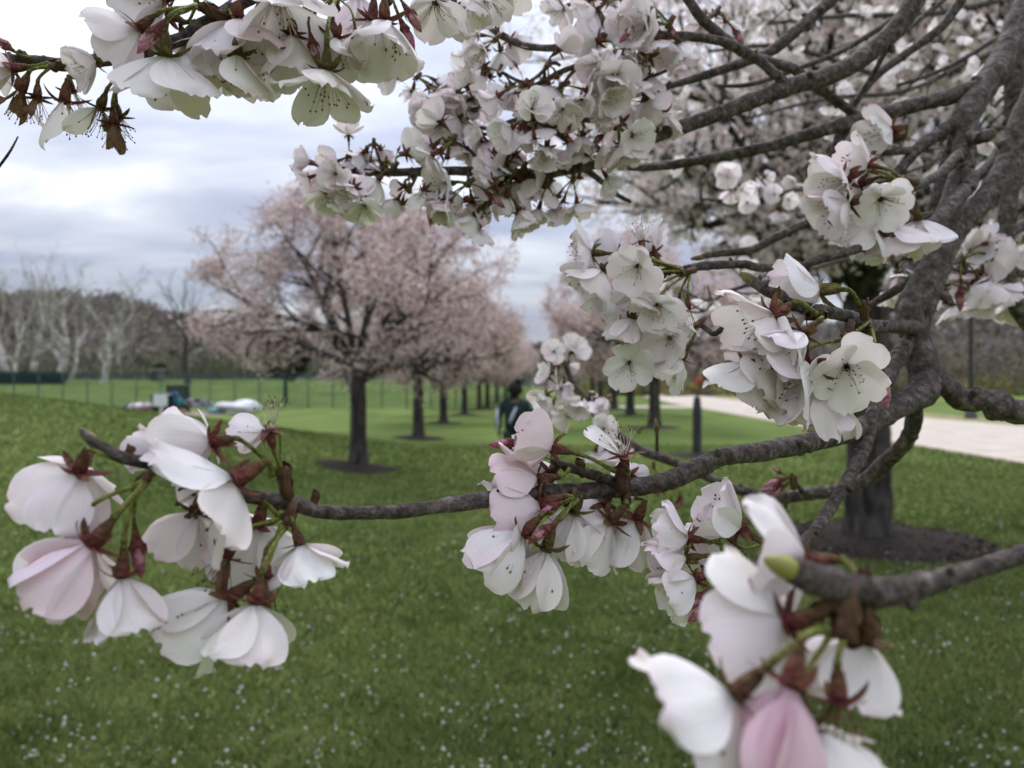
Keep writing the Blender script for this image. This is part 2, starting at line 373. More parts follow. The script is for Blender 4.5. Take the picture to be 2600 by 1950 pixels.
WHITE = (0.88, 0.828, 0.818); PINK = (0.84, 0.60, 0.68); WITHER = (0.17, 0.095, 0.05)
def orient(axis, roll):
    q = axis.to_track_quat('Z', 'Y'); return (q @ Quaternion((0, 0, 1), roll)).to_matrix().to_4x4()
def stalk_mesh(Minv, a, b, axis, r, startdir=None, name='stalk'):
    L = (b - a).length
    sdv = (startdir or (b - a)).normalized()
    k_ = max(.0, (b - a).normalized().dot(axis)); c1 = a + sdv * L * .33; c2 = b - axis * L * (.10 + .34 * k_)
    pts = []; n = 9
    for i in range(n):
        t = i / (n - 1); pts.append(a * (1 - t) ** 3 + c1 * 3 * t * (1 - t) ** 2 + c2 * 3 * t * t * (1 - t) + b * t ** 3)
    v, f = tube(pts, [r * (1.25 - .35 * min(1, i / 3) + (.3 if i > 6 else 0)) for i in range(n)], 6, True)
    c = []
    for i in range(n): c += [lerp3(GREEN, OLIVE, max(0, i / (n - 1) - .5) * 1.6)] * 6
    return col_mesh(name, [Minv @ q for q in v], f, c)
rb = random.Random(5)
def blossom(parent, px, py, d, axis, spur, L, op=.7, pink=.15, petals=5, old=False, wither=0, cal=None, roll=None):
    """One flower: stalk mesh with calyx, petals and stamens as its pieces. op: 0 closed .. 1 flat open."""
    pos = P(px, py, d) if px is not None else py
    s = L / F * (d if px is not None else pos.y)
    ax = V(*axis) if isinstance(axis, tuple) else axis.normalized()
    Mw = Matrix.Translation(pos) @ orient(ax, rb.uniform(0, 6.28) if roll is None else roll) @ Matrix.Scale(s, 4)
    Mi = Mw.inverted()
    sp = P(*spur) if isinstance(spur, tuple) else spur
    o = obj('blossom', stalk_mesh(Mi, sp, pos - ax * s * .42, ax, s * .042, None, 'blossom'))
    o.parent = parent; o.matrix_parent_inverse = Matrix.Translation(-Vector(parent.location)); o.matrix_basis = Mw
    ci = cal if cal is not None else rb.choice([0, 0, 1, 2, 3, 4])
    obj('calyx', CALYX[ci], o)
    th0 = math.radians(10 + 66 * op)
    order = list(range(5)) if petals >= 5 else rb.sample(range(5), petals)
    for i in order:
        th = th0 + rb.uniform(-.22, .20) * (0.6 + op); ph = 2 * math.pi * i / 5 + rb.uniform(-.24, .24)
        p = obj('petal', rb.choice(PETALS), o)
        sc = rb.uniform(.93, 1.07)
        p.matrix_basis = Matrix.Rotation(ph, 4, 'Z') @ Matrix.Translation((.055, 0, -.005 - .012 * (i % 2))) @ Matrix.Rotation(-(math.pi / 2 - th), 4, 'Y') @ Matrix.Rotation(rb.uniform(-.28, .28), 4, 'X') @ Matrix.Scale(sc, 4)
        c = lerp3(WHITE, PINK, max(0, min(1, pink + rb.uniform(-.1, .1)))); c = tuple(k * rb.uniform(.95, 1.0) for k in c)
        if wither and rb.random() < wither: c = WITHER; p.scale = (sc * .55, sc * .42, sc * 1.6)
        p.color = (*c, 1)
    if op > .3 or petals < 5: obj('stamens', rb.choice(STAM_OLD if old else STAM), o)
    return o
def bud(parent, base, tip, d, spur, kind=0):
    a, b = P(*base, d), P(*tip, d); ax = (b - a).normalized(); s = (b - a).length
    Mw = Matrix.Translation(a) @ orient(ax, rb.uniform(0, 6)) @ Matrix.Scale(s, 4); Mi = Mw.inverted()
    sp = P(*spur) if isinstance(spur, tuple) else spur
    o = obj('flower_bud', stalk_mesh(Mi, sp, a - ax * s * .38, ax, s * .05, None, 'flower_bud')); o.parent = parent
    o.matrix_parent_inverse = Matrix.Translation(-Vector(parent.location)); o.matrix_basis = Mw
    obj('bud', BUDS[kind], o); obj('calyx', BCAL, o); return o
def spur(parent, px, py, d, size, axis=(0, -1, 0)):
    o = obj('bud_scales', rb.choice(SCALES)); o.parent = parent; o.matrix_parent_inverse = Matrix.Translation(-Vector(parent.location))
    o.matrix_basis = Matrix.Translation(P(px, py, d)) @ orient(V(*axis), rb.uniform(0, 6)) @ Matrix.Scale(size / F * d, 4); return o

def wood(parent, name, pts, knobs=1.0, seg=14, bump=.10, rings=True, tipbud=False):
    """pts: (px, py, distance, width in photo pixels) along one bough."""
    p = [P(a, b, c) for a, b, c, _ in pts]; r = [w_ / 2 / F * c for _, _, c, w_ in pts]
    ra = sum(r) / len(r); pp, rr = catmull(p, r, ra * .55)
    rr = list(rr); k = 0.0
    for i in range(len(rr)):
        q = pp[i]
        rr[i] *= 1 + .10 * noise.noise(q * (0.35 / ra)) + (.05 * max(0, noise.noise(q * (1.6 / ra))) if rings else 0)
        if rings and rb.random() < .035: rr[i] *= 1.08
    if tipbud:
        n = len(rr); m = max(3, n // 14)
        for i in range(m): rr[n - 1 - i] *= (.25 + .75 * i / m) if i < m * .5 else 1.05
    mb = MB(); v, f = tube(pp, rr, seg, True, bump, 0.9 / ra); mb.add(v, f); bl = []; run = rb.uniform(0, 90)
    for i in range(len(pp)):
        if i: run += (pp[i] - pp[i - 1]).length / ra
        for k in range(seg): bl += [run, math.cos(6.2832 * k / seg), math.sin(6.2832 * k / seg)]
    n = int(len(pp) * .045 * knobs)
    for _ in range(n):
        i = rb.randrange(2, len(pp) - 2); t = (pp[i + 1] - pp[i - 1]).normalized(); a = Vector((rb.uniform(-1, 1), rb.uniform(-1, 1), rb.uniform(-1, 1))); a = (a - t * a.dot(t)).normalized()
        b0 = pp[i] + a * rr[i] * .7; ln = rr[i] * rb.uniform(.5, 1.0)
        mb.tube([b0, b0 + (a + t * .3) * ln * .6, b0 + (a + t * .5) * ln], [rr[i] * .5, rr[i] * .42, rr[i] * .18], 7)
    bl += [run, .3, .3] * (len(mb.v) - len(bl) // 3); me = mb.mesh(name, M['bark']); me.attributes.new('bl', 'FLOAT_VECTOR', 'POINT').data.foreach_set('vector', bl)
    return put(obj(name, me), parent)

# ================================================================== SETTING: ground
def sstep(a, b, x):
    t = np.clip((x - a) / (b - a), 0, 1); return t * t * (3 - 2 * t)
def gh(x, y):                               # ground height
    x = np.asarray(x, float); y = np.asarray(y, float)
    s = np.clip(-2.3 - x, 0, 60); f = 0.206 * s * s / (s + 0.8); f = 2.6 * (1 - np.exp(-f / 2.6)) * 1.12
    b = sstep(4.5, 11.5, y) * (1 - sstep(16, 27, y))
    h2 = 2.2 * sstep(56, 118, y) * (1 - sstep(-8, 14, x))
    return f * b + h2
def axis_pts():
    a = np.concatenate([-np.geomspace(700, 30, 26), np.linspace(-28, 28, 113), np.geomspace(30, 700, 26)]); return a
gx = axis_pts(); gy = np.concatenate([np.linspace(-60, 0, 10), np.linspace(1, 30, 88), np.linspace(32, 130, 50), np.geomspace(136, 800, 20)])
X, Y = np.meshgrid(gx, gy); Z = gh(X, Y)
gv = np.stack([X.ravel(), Y.ravel(), Z.ravel()], 1); nx, ny = len(gx), len(gy)
i0 = (np.arange(ny - 1)[:, None] * nx + np.arange(nx - 1)[None, :]).ravel()
gf = np.stack([i0, i0 + 1, i0 + nx + 1, i0 + nx], 1)
def lawn_mat():
    m, n, l, b = new_mat('lawn'); b.inputs['Roughness'].default_value = 0.95; b.inputs['Specular IOR Level'].default_value = 0.05
    t = n.new('ShaderNodeTexCoord')
    def nz(sc, det, st=None):
        x = n.new('ShaderNodeTexNoise'); x.inputs['Scale'].default_value = sc; x.inputs['Detail'].default_value = det; src = t.outputs['Object']
        if st: q = n.new('ShaderNodeMapping'); q.inputs['Scale'].default_value = st; q.inputs['Rotation'].default_value = (0, 0, .35); l.new(src, q.inputs[0]); src = q.outputs[0]
        l.new(src, x.inputs['Vector']); return x
    a = nz(0.5, 4, (1, .35, 1)); c = nz(28, 6); big = nz(0.09, 3)
    r1 = n.new('ShaderNodeValToRGB'); e = r1.color_ramp.elements; e[0].position = .32; e[0].color = (.085, .130, .032, 1); e[1].position = .68; e[1].color = (.155, .212, .062, 1)
    l.new(a.outputs[0], r1.inputs[0])
    r2 = n.new('ShaderNodeValToRGB'); e = r2.color_ramp.elements; e[0].position = .3; e[0].color = (.55, .6, .5, 1); e[1].position = .7; e[1].color = (1.15, 1.12, 1.1, 1)
    l.new(c.outputs[0], r2.inputs[0])
    mu = n.new('ShaderNodeMix'); mu.data_type = 'RGBA'; mu.blend_type = 'MULTIPLY'; mu.inputs[0].default_value = .8; l.new(r1.outputs[0], mu.inputs[6]); l.new(r2.outputs[0], mu.inputs[7])
    r3 = n.new('ShaderNodeValToRGB'); e = r3.color_ramp.elements; e[0].position = .45; e[0].color = (0, 0, 0, 1); e[1].position = .62; e[1].color = (.5, .5, .5, 1); l.new(big.outputs[0], r3.inputs[0])
    m2 = n.new('ShaderNodeMix'); m2.data_type = 'RGBA'; l.new(r3.outputs[0], m2.inputs[0]); l.new(mu.outputs[2], m2.inputs[6]); m2.inputs[7].default_value = (.165, .205, .055, 1)
    l.new(m2.outputs[2], b.inputs['Base Color'])
    bp = n.new('ShaderNodeBump'); bp.inputs['Strength'].default_value = .5; bp.inputs['Distance'].default_value = .03; l.new(c.outputs[0], bp.inputs['Height']); l.new(bp.outputs[0], b.inputs['Normal'])
    return m
lawn = obj('lawn', mesh_np('lawn', gv, gf, None, lawn_mat(), True)); tag(lawn, 'mown green park lawn strewn with fallen petals', 'lawn', kind='structure')

# paved path and its dry verge: edges given as x at distance y
def strip(name, ys, xl, xr, z, material, seg=3):
    v = []; f = []
    for y, a, b in zip(ys, xl, xr):
        for k in range(seg + 1): t = k / seg; x = a * (1 - t) + b * t; v.append((x, y, float(gh(x, y)) + z))
    for i in range(len(ys) - 1):
        for k in range(seg): q = i * (seg + 1) + k; f.append((q, q + 1, q + seg + 2, q + seg + 1))
    return obj(name, mesh_py(name, v, f, material))
m_path = mat('pale_paving', (0.40, 0.345, 0.285), (0.51, 0.45, 0.38), scale=1.3, rough=0.9, bump=0.3, bscale=60, detail=8)
m_verge = mat('dry_verge', (0.15, 0.15, 0.045), (0.27, 0.215, 0.11), scale=1.1, rough=0.95, bump=0.6, bscale=25)
ys = [-10, 0, 8, 15.5, 22, 31, 45, 66, 95, 130, 180, 240, 330]
xl = [9.6, 9.8, 9.9, 10.1, 10.4, 10.9, 11.8, 13.3, 16.3, 20, 24.6, 30, 38]
xr = [18.4, 18.5, 18.5, 18.6, 18.6, 18.9, 19.3, 20.4, 24.0, 28, 33, 38.5, 47]
tag(strip('verge', ys, [x - .3 for x in xl], [x + 2.3 + .02 * y for x, y in zip(xr, ys)], .004, m_verge), 'strip of dry yellowing grass beside the path', 'verge', kind='structure')
tag(strip('path', ys, xl, xr, .010, m_path), 'broad pale paved path running past the cherry trees', 'path', kind='structure')
tag(strip('side_path', [50.5, 52, 54.5, 56], [2.5, 1.8, 1.6, 2.4], [12.6, 12.7, 12.8, 12.9], .016, m_path), 'narrow pale path crossing between the trees', 'path', kind='structure')

# far wooded ridge
prof = [(-2500, 770), (-600, 760), (0, 757), (200, 754), (340, 768), (420, 800), (520, 818), (800, 850), (1100, 885), (1400, 890), (1700, 885), (1900, 865), (2100, 832), (2330, 806), (2600, 803), (3200, 790), (5000, 780)]
pxs = np.array([p[0] for p in prof], float); pys = np.array([p[1] for p in prof], float)
def ridge(a, dist):                         # top height along direction a (pixel column) at 290 m
    return CAM_H + (975 - np.interp(a, pxs, pys)) / F * 290
def hz(a, y):
    t = np.clip((y - 135) / (290 - 135), 0, 1); return 1.2 + (ridge(a, y) - 7.5) * (t * t * (3 - 2 * t))
cols = np.linspace(-2500, 5000, 160); rows = np.array([125, 135, 150, 170, 195, 220, 250, 275, 290, 330, 420])
hv = []
for y in rows:
    for a in cols:
        z = float(hz(a, min(y, 290))); z = z if y <= 290 else z * (1 - (y - 290) / 200)
        z = -1.0 if y <= 125 else z
        hv.append(((a - 1300) / F * y, y, z + 1.2 * noise.noise(Vector((a * .006, y * .02, 3)))))
nc = len(cols); hf = [(i * nc + j, i * nc + j + 1, (i + 1) * nc + j + 1, (i + 1) * nc + j) for i in range(len(rows) - 1) for j in range(nc - 1)]
hills = obj('hills', mesh_py('hills', hv, hf, mat('hill_floor', (0.075, 0.062, 0.052), (0.14, 0.118, 0.10), scale=.06, rough=1, detail=8)))
tag(hills, 'low ridge covered in leafless grey brown woodland', 'hills', kind='structure')

nr = np.random.default_rng(3)
def rand_rot(n, rg):                        # random rotation matrices
    q = rg.normal(size=(n, 4)); q /= np.linalg.norm(q, axis=1)[:, None]; w_, x, y, z = q.T
    return np.stack([np.stack([1 - 2 * (y * y + z * z), 2 * (x * y - z * w_), 2 * (x * z + y * w_)], -1),
                     np.stack([2 * (x * y + z * w_), 1 - 2 * (x * x + z * z), 2 * (y * z - x * w_)], -1),
                     np.stack([2 * (x * z - y * w_), 2 * (y * z + x * w_), 1 - 2 * (x * x + y * y)], -1)], 1)
def shards(name, cen, size, cols_, stretch=1.0, material=None):      # many small triangles: twiggy masses
    n = len(cen); t = np.array([[-.5, 0, 0], [.5, 0, 0], [0, 0, 1.0]]); R = rand_rot(n, nr)
    v = np.einsum('nij,kj->nki', R, t) * size[:, None, None]; v[:, :, 2] *= stretch; v += cen[:, None, :]
    f = np.arange(n * 3).reshape(n, 3); return mesh_np(name, v.reshape(-1, 3), f, np.repeat(cols_, 3, 0), material or M['woods'])
def tree_blobs(bases, hs, rs, per, c, jit, zlo=.25):
    n = len(bases); k = n * per; b = np.repeat(bases, per, 0); h = np.repeat(hs, per); r = np.repeat(rs, per)
    u = nr.normal(size=(k, 3)); u /= np.linalg.norm(u, axis=1)[:, None]; u *= (nr.random(k) ** .45)[:, None]
    p = b.copy(); p[:, 0] += u[:, 0] * r; p[:, 1] += u[:, 1] * r; p[:, 2] += h * (zlo + (1 - zlo) * (.5 + .5 * u[:, 2]))
    cc = np.repeat(c, per, 0) * (1 + jit * (nr.random((k, 1)) - .5)); return p, cc
# woodland on the ridge (reads as one mass)
n = 3000; a = nr.uniform(-700, 3300, n); y = nr.uniform(140, 300, n) ; z = hz(a, y); bas = np.stack([(a - 1300) / F * y, y, z], 1)
tone = np.array([[.20, .17, .155], [.24, .205, .185], [.15, .135, .115], [.22, .205, .145]])[nr.integers(0, 4, n)]
p, cc = tree_blobs(bas, nr.uniform(5.5, 9.5, n), nr.uniform(2.2, 4.2, n), 55, tone, .5)
tag(obj('woodland', shards('woodland', p, nr.uniform(.35, 1.15, len(p)), cc, 1.6)), 'leafless grey brown woods covering the far ridge', 'woods', kind='stuff')
# brush along the field edge on the fence side, and beyond the path
def brush(name, pxr, yr, n, hr, rr, tones, label, base=None):
    a = nr.uniform(*pxr, n); y = nr.uniform(*yr, n); x = (a - 1300) / F * y; z = gh(x, y) if base is None else np.full(n, base)
    tn = np.array(tones)[nr.integers(0, len(tones), n)]
    p, cc = tree_blobs(np.stack([x, y, z - .2], 1), nr.uniform(*hr, n), nr.uniform(*rr, n), 90, tn, .6, .02)
    return tag(obj(name, shards(name, p, nr.uniform(.12, .40, len(p)), cc, 1.6)), label, 'brush', kind='stuff')
brush('undergrowth', (-500, 1350), (118, 134), 340, (2.0, 6.5), (1.2, 2.6), [(.19, .17, .125), (.13, .135, .085), (.21, .185, .14), (.08, .095, .055), (.22, .20, .165)], 'dark scrub and bare brush behind the sports field')
brush('thicket', (1380, 3200), (106, 130), 420, (4.0, 8.5), (1.6, 3.0), [(.20, .165, .125), (.25, .205, .14), (.14, .125, .095), (.18, .16, .115)], 'tall brown thicket standing beyond the path', 0.0)
brush('low_scrub', (1420, 3200), (101, 107), 300, (1.2, 3.6), (1.0, 2.2), [(.30, .28, .10), (.20, .20, .085), (.09, .10, .055), (.15, .135, .085)], 'low olive and yellowish scrub at the foot of the thicket', 0.0)

# ================================================================== trees
def grow(rg, limbs, env, nch, lens, angs, maxl, wander=.16, lift=(0, .05, .03, -.03), minr=.004):
    """limbs: (start, dir, length, radius). Returns list of (points, radii, level)."""
    outl = []
    def rec(p, d, L, r, lv):
        n = 7 if lv < 2 else 5; pts = [p.copy()]; rad = [r]; q = p.copy(); d = d.normalized()
        for i in range(n):
            d = (d + Vector((rg.gauss(0, wander), rg.gauss(0, wander), rg.gauss(0, wander) + lift[min(lv, 3)] * 2))).normalized()
            q = q + d * (L / n)
            if i and not env(q): break
            pts.append(q.copy()); rad.append(max(minr, r * (1 - .72 * (i + 1) / n)))
        if len(pts) < 2: return
        outl.append((pts, rad, lv))
        if lv >= maxl: return
        for k in range(nch[lv]):
            t = (k + rg.uniform(.3, 1)) / nch[lv]; t = .22 + .78 * t; i = min(len(pts) - 1, max(1, int(t * (len(pts) - 1) + .5)))
            if i >= len(pts): continue
            dd = (pts[i] - pts[i - 1]).normalized(); ax = dd.orthogonal().normalized(); ax.rotate(Quaternion(dd, rg.uniform(0, 6.283)))
            nd = dd.copy(); nd.rotate(Quaternion(ax, math.radians(rg.uniform(*angs))))
            rec(pts[i], nd, L * rg.uniform(*lens) * (1.12 - .35 * t), rad[i] * .62, lv + 1)
    for l in limbs: rec(*l, 0)
    return outl
def wood_np(br, lv_ok, segs=(10, 7, 5, 4, 3)):
    v = []; f = []
    for pts, rad, lv in br:
        if not lv_ok(lv): continue
        a, b = tube(pts, rad, segs[min(lv + 1, 4)], False); o = len(v); v += a; f += [tuple(i + o for i in q) for q in b]
    return v, f
FLW = [(0, 0, 0)]                           # five kite petals
for k in range(5):
    a = 2 * math.pi * k / 5
    for rr_, da, z in ((.62, -.42, .16), (1.0, 0, .30), (.62, .42, .16)): FLW.append((rr_ * math.cos(a + da), rr_ * math.sin(a + da), z))
FLW = np.array(FLW); FLF = np.array([(0, 1 + 3 * k, 2 + 3 * k, 3 + 3 * k) for k in range(5)])
def crown_mesh(name, br, rg, lv_min, step, per, rad, size, tones, weights, spread):
    c = []
    for pts, r_, lv in br:
        if lv < lv_min: continue
        for i in range(len(pts) - 1):
            a, b = pts[i], pts[i + 1]; L = (b - a).length; k = max(1, int(L / step))
            for j in range(k): c.append(tuple(a.lerp(b, (j + .5) / k)))
    c = np.array(c); c = np.repeat(c, per, 0); n = len(c); c = c + rg.normal(size=(n, 3)) * spread
    kind = rg.choice(len(tones), n, p=np.array(weights) / sum(weights)); col = np.array([t[0] for t in tones])[kind]; sz = np.array([t[1] for t in tones])[kind]
    col = col * (1 + .22 * (rg.random((n, 1)) - .5)); s = size * sz * rg.uniform(.75, 1.25, n)
    R = rand_rot(n, rg); v = np.einsum('nij,kj->nki', R, FLW) * s[:, None, None] + c[:, None, :]
    f = (np.arange(n)[:, None, None] * 16 + FLF[None]).reshape(-1, 4)
    cv = np.repeat(col, 16, 0); return mesh_np(name, v.reshape(-1, 3), f, cv, M['crown']), n
def cherry_trunk(base_r, h, lean, n=9):
    pts = []; rad = []
    for i in range(n):
        t = i / (n - 1); pts.append(Vector((lean[0] * t * t, lean[1] * t, h * t - .05))); rad.append(base_r * (1 + .45 * math.exp(-t * 9) - .12 * t))
    return pts, rad
BLUSH = [((.74, .60, .575), 1.0), ((.64, .48, .45), 1.0), ((.34, .21, .17), .7), ((.82, .74, .72), .9)]
PALE = [((.88, .82, .795), 1.05), ((.86, .71, .66), 1.0), ((.52, .31, .20), .65), ((.36, .28, .13), .5)]
def make_cherry(rgs, h, R, top, base_r, lean=(0, 0), nl=9):
    rg = random.Random(rgs); tp, tr = cherry_trunk(base_r, h, lean); top_c = tp[-1]
    cz = (top + h * .72) / 2 - .05; rz = (top - h * .72) / 2 + .15
    def env(q):
        e = ((q.x - lean[0]) / R) ** 2 + ((q.y - lean[1]) / R) ** 2 + ((q.z - cz) / rz) ** 2
        return e < 1.0 + .35 * noise.noise(q * .9)
    limbs = []
    for k in range(nl):
        a = 2 * math.pi * (k + rg.uniform(-.25, .25)) / nl; el = math.radians(rg.uniform(8, 60)); d = Vector((math.cos(a) * math.cos(el), math.sin(a) * math.cos(el), math.sin(el)))
        limbs.append((top_c - Vector((0, 0, rg.uniform(.0, .35))), d, R * rg.uniform(.95, 1.2), base_r * rg.uniform(.45, .6)))
    limbs.append((top_c - Vector((0, 0, .1)), Vector((.1, .1, 1)), (top - h) * .95, base_r * .6))
    br = grow(rg, limbs, env, (7, 6, 5), (.42, .62), (28, 66), 3, lift=(0, .02, -.02, -.09))
    v, f = tube(tp, tr, 14, False, .10, 5); a, b = wood_np(br, lambda l: True); o = len(v); v += a; f += [tuple(i + o for i in q) for q in b]
    return mesh_py('trunk', v, f, M['bark_far']), br
m_mulch = mat('mulch', (0.008, 0.006, 0.005), (0.050, 0.034, 0.025), scale=30, rough=1, bump=1.0, bscale=80, detail=6)
def mulch(x, y, r, label, seed):
    rg = random.Random(seed); n = 40; v = [(x, y, float(gh(x, y)) + .085)]; f = []
    for ring, (q, z) in enumerate(((.35, .08), (.7, .05), (.92, .028), (1.04, .004))):
        for k in range(n):
            a = 2 * math.pi * k / n; rr = r * q * (1 + .07 * noise.noise(Vector((math.cos(a) * 2 + seed, math.sin(a) * 2, 0)))); xx = x + rr * math.cos(a); yy = y + rr * math.sin(a)
            v.append((xx, yy, float(gh(xx, yy)) + z + .012 * noise.noise(Vector((xx * 9, yy * 9, seed)))))
    for k in range(n): f.append((0, 1 + k, 1 + (k + 1) % n))
    for rg_ in range(3):
        for k in range(n): a = 1 + rg_ * n + k; b = 1 + rg_ * n + (k + 1) % n; f.append((a, a + n, b + n, b))
    return tag(obj('mulch_bed', mesh_py('mulch_bed', v, f, m_mulch)), label, 'mulch', kind='structure')

# blush pink cherries: two crowns, each planted several times
protos = []
for sd, h, R, top, br_ in ((21, 1.95, 2.95, 5.2, .15), (34, 2.0, 3.0, 5.35, .15)):
    tm, br = make_cherry(sd, h, R, top, br_)
    cm, cnt = crown_mesh('crown', br, np.random.default_rng(sd), 2, .075, 3, 0, .034, BLUSH, (5, 4.5, 3, 2.4), .075)
    protos.append((tm, cm))
row = ['first', 'second', 'third', 'fourth', 'fifth', 'sixth', 'seventh', 'eighth']
def plant(x, y, k, rot, sc, label, group, mr, mlabel):
    r_ = thing('cherry_tree', (x, y, float(gh(x, y))), label, 'tree', group); r_.rotation_euler.z = rot; r_.scale = (sc,) * 3
    obj('trunk', protos[k][0], r_); obj('crown', protos[k][1], r_); mulch(x, y, mr, mlabel, x * 3 + y)
for i, (x, y, rot, sc) in enumerate([(-2.77, 14.1, .4, 1.0), (-2.66, 22.2, 2.1, 1.02), (-2.72, 31, 4.0, 1.05), (-2.4, 39.5, 5.2, 1.0), (-2.0, 47.6, 1.0, 1.0), (-1.62, 51.5, 3.0, .95), (-1.2, 62, 2.2, 1.05), (-.6, 74, 4.4, 1.1)]):
    plant(x, y, i % 2, rot, sc, f'pink blossoming cherry tree, {row[i]} in the row along the fence side', 'cherries of the fence side row', .75, f'dark mulch round the {row[i]} cherry on the fence side')
for i, (x, y, rot, sc) in enumerate([(5.1, 28, 1.3, 1.35), (5.85, 38.7, 4.1, 1.38), (6.4, 49, .7, 1.35), (6.8, 60, 2.9, 1.35), (7.4, 72, 5.1, 1.35)]):
    plant(x, y, (i + 1) % 2, rot, sc, f'pink blossoming cherry tree, {row[i + 1]} mature one along the path side', 'cherries of the path side row', .95, f'dark mulch round the {row[i + 1]} cherry on the path side')

# the big pale cherry by the path, its crown overhead
NX, NY = 3.53, 7.75
def near_cherry():
    rg = random.Random(77); tp = []; tr = []
    for px, py, w_ in ((2203, 1392, 150), (2203, 1372, 128), (2203, 1340, 116), (2205, 1250, 110), (2206, 1150, 104), (2204, 1050, 100), (2202, 950, 98), (2200, 850, 104), (2200, 770, 116), (2200, 735, 96)):
        tp.append(P(px, py, NY)); tr.append(w_ / 2 / F * NY)
    v, f = tube(catmull(tp, tr, .08)[0], catmull(tp, tr, .08)[1], 20, False, .10, 6)
    c = Vector((NX + .1, NY - .6, 4.7))
    def env(q):
        e = ((q.x - c.x) / 4.5) ** 2 + ((q.y - c.y) / 3.7) ** 2 + ((q.z - c.z) / (1.75 if q.z > c.z else 2.25)) ** 2
        return e < 1.0 + .3 * noise.noise(q * .7)
    def seg(ptsd):
        p = [P(a, b, d) for a, b, d, _ in ptsd]; r = [w_ / 2 / F * d for _, _, d, w_ in ptsd]; return p, r
    hand = [seg([(2190, 780, NY, 70), (2135, 700, NY - .1, 62), (2105, 610, NY - .4, 56), (2085, 520, NY - .7, 52), (2075, 430, NY - 1.0, 46)]),
            seg([(2205, 760, NY, 74), (2205, 690, NY, 66), (2235, 610, NY + .2, 58), (2250, 520, NY + .4, 52), (2235, 400, NY + .6, 46)]),
            seg([(2215, 780, NY, 66), (2260, 765, NY + .1, 60), (2330, 750, NY + .3, 56), (2420, 700, NY + .4, 50), (2520, 600, NY + .5, 44)]),
            seg([(2195, 770, NY, 60), (2180, 690, NY - .3, 52), (2120, 620, NY - 1.0, 50), (2000, 560, NY - 1.7, 46), (1850, 500, NY - 2.3, 40)]),
            seg([(2205, 770, NY, 60), (2225, 690, NY - .5, 52), (2300, 600, NY - 1.2, 50), (2420, 470, NY - 2.0, 46), (2560, 330, NY - 2.6, 40)]),
            seg([(2195, 765, NY, 56), (2150, 690, NY + .6, 50), (2060, 600, NY + 1.4, 44), (1960, 520, NY + 2.2, 38)])]
    br = []; limbs = []
    for p, r in hand:
        pp, rr = catmull(p, r, .12); br.append((pp, rr, 0))
        for k in range(9):
            i = int(len(pp) * rg.uniform(.35, .98)); d = (pp[min(i + 1, len(pp) - 1)] - pp[max(0, i - 1)]).normalized(); ax = d.orthogonal(); ax.rotate(Quaternion(d, rg.uniform(0, 6.28)))
            nd = d.copy(); nd.rotate(Quaternion(ax, math.radians(rg.uniform(15, 60)))); limbs.append((pp[min(i, len(pp) - 1)], nd, rg.uniform(1.9, 3.1), rr[min(i, len(rr) - 1)] * .55))
        e = (pp[-1] - pp[-3]).normalized(); limbs.append((pp[-1], e, 2.6, rr[-1])); limbs.append((pp[-1], (e + Vector((0, 0, .5))), 2.4, rr[-1] * .8))
    g = grow(rg, limbs, env, (6, 5, 3), (.40, .60), (28, 62), 3, minr=.002); g = [(a, b, l + 1) for a, b, l in g]
    a, b = wood_np(br + g, lambda l: True, (16, 12, 7, 5, 3)); o = len(v); v += a; f += [tuple(i + o for i in q) for q in b]
    tm = mesh_py('trunk', v, f, M['bark_far']); cm, n = crown_mesh('crown', g, np.random.default_rng(9), 2, .075, 2, 0, .029, PALE, (6.5, 5, 1.6, .5), .06)
    print('near crown flowers', n)
    t = thing('cherry_tree', (NX, NY, 0), 'big pale blossoming cherry tree with a thick dark forked trunk beside the path', 'tree')
    put(obj('trunk', tm), t); put(obj('crown', cm), t); mulch(NX + .12, NY, 1.05, 'wide dark mulch bed round the thick forked cherry trunk', 5)
    # loose chips on the mulch
    k = 2600; rr = np.sqrt(nr.random(k)) * 1.0; aa = nr.uniform(0, 6.283, k); q = np.stack([NX + .12 + rr * np.cos(aa), NY + rr * np.sin(aa), .03 + .06 * (1 - rr)], 1)
    tone = np.array([(.04, .027, .018), (.11, .08, .058), (.016, .012, .010), (.03, .02, .014)])[nr.integers(0, 3, k)]
    tag(obj('wood_chips', shards('wood_chips', q, nr.uniform(.02, .06, k), tone, .5)), 'loose bark chips on the mulch under the forked cherry', 'bark chips', kind='stuff')
near_cherry()

# young tree with its trunk guard and orange ribbon
sx, sy = P(1770, 1158, 17.0).x, 17.0
t = thing('young_tree', (sx, sy, 0), 'thin young tree in a dark trunk guard with an orange ribbon', 'tree')
mb = MB(); mb.tube([Vector((sx + .012 * i * (1 if i % 2 else -.4), sy, .3 * i)) for i in range(10)], [.028 - .0024 * i for i in range(10)], 8)
for k in range(9):
    z = 1.55 + .13 * k; a = k * 2.4; e = Vector((math.cos(a) * .34, math.sin(a) * .34, .42)); b = Vector((sx, sy, z)); mb.tube([b, b + e * .5 + Vector((0, 0, -.03)), b + e], [.009, .007, .003], 5)
put(obj('trunk', mb.mesh('trunk', M['bark_far'])), t)
mb = MB(); pts = []; rad = []
for i in range(60): pts.append(Vector((sx, sy, -.02 + 1.3 * i / 59))); rad.append((.098 - .03 * max(0, (i - 46) / 13)) * (1 + .06 * math.sin(i * 1.9)))
mb.tube(pts, rad, 14); put(obj('trunk_guard', mb.mesh('trunk_guard', mat('guard_plastic', (.018, .022, .021), (.045, .05, .046), scale=14, rough=.5, bump=.2))), t)
mb = MB(); m_or = mat('orange_ribbon', (.62, .12, .04), (.45, .08, .03), scale=20, rough=.6)
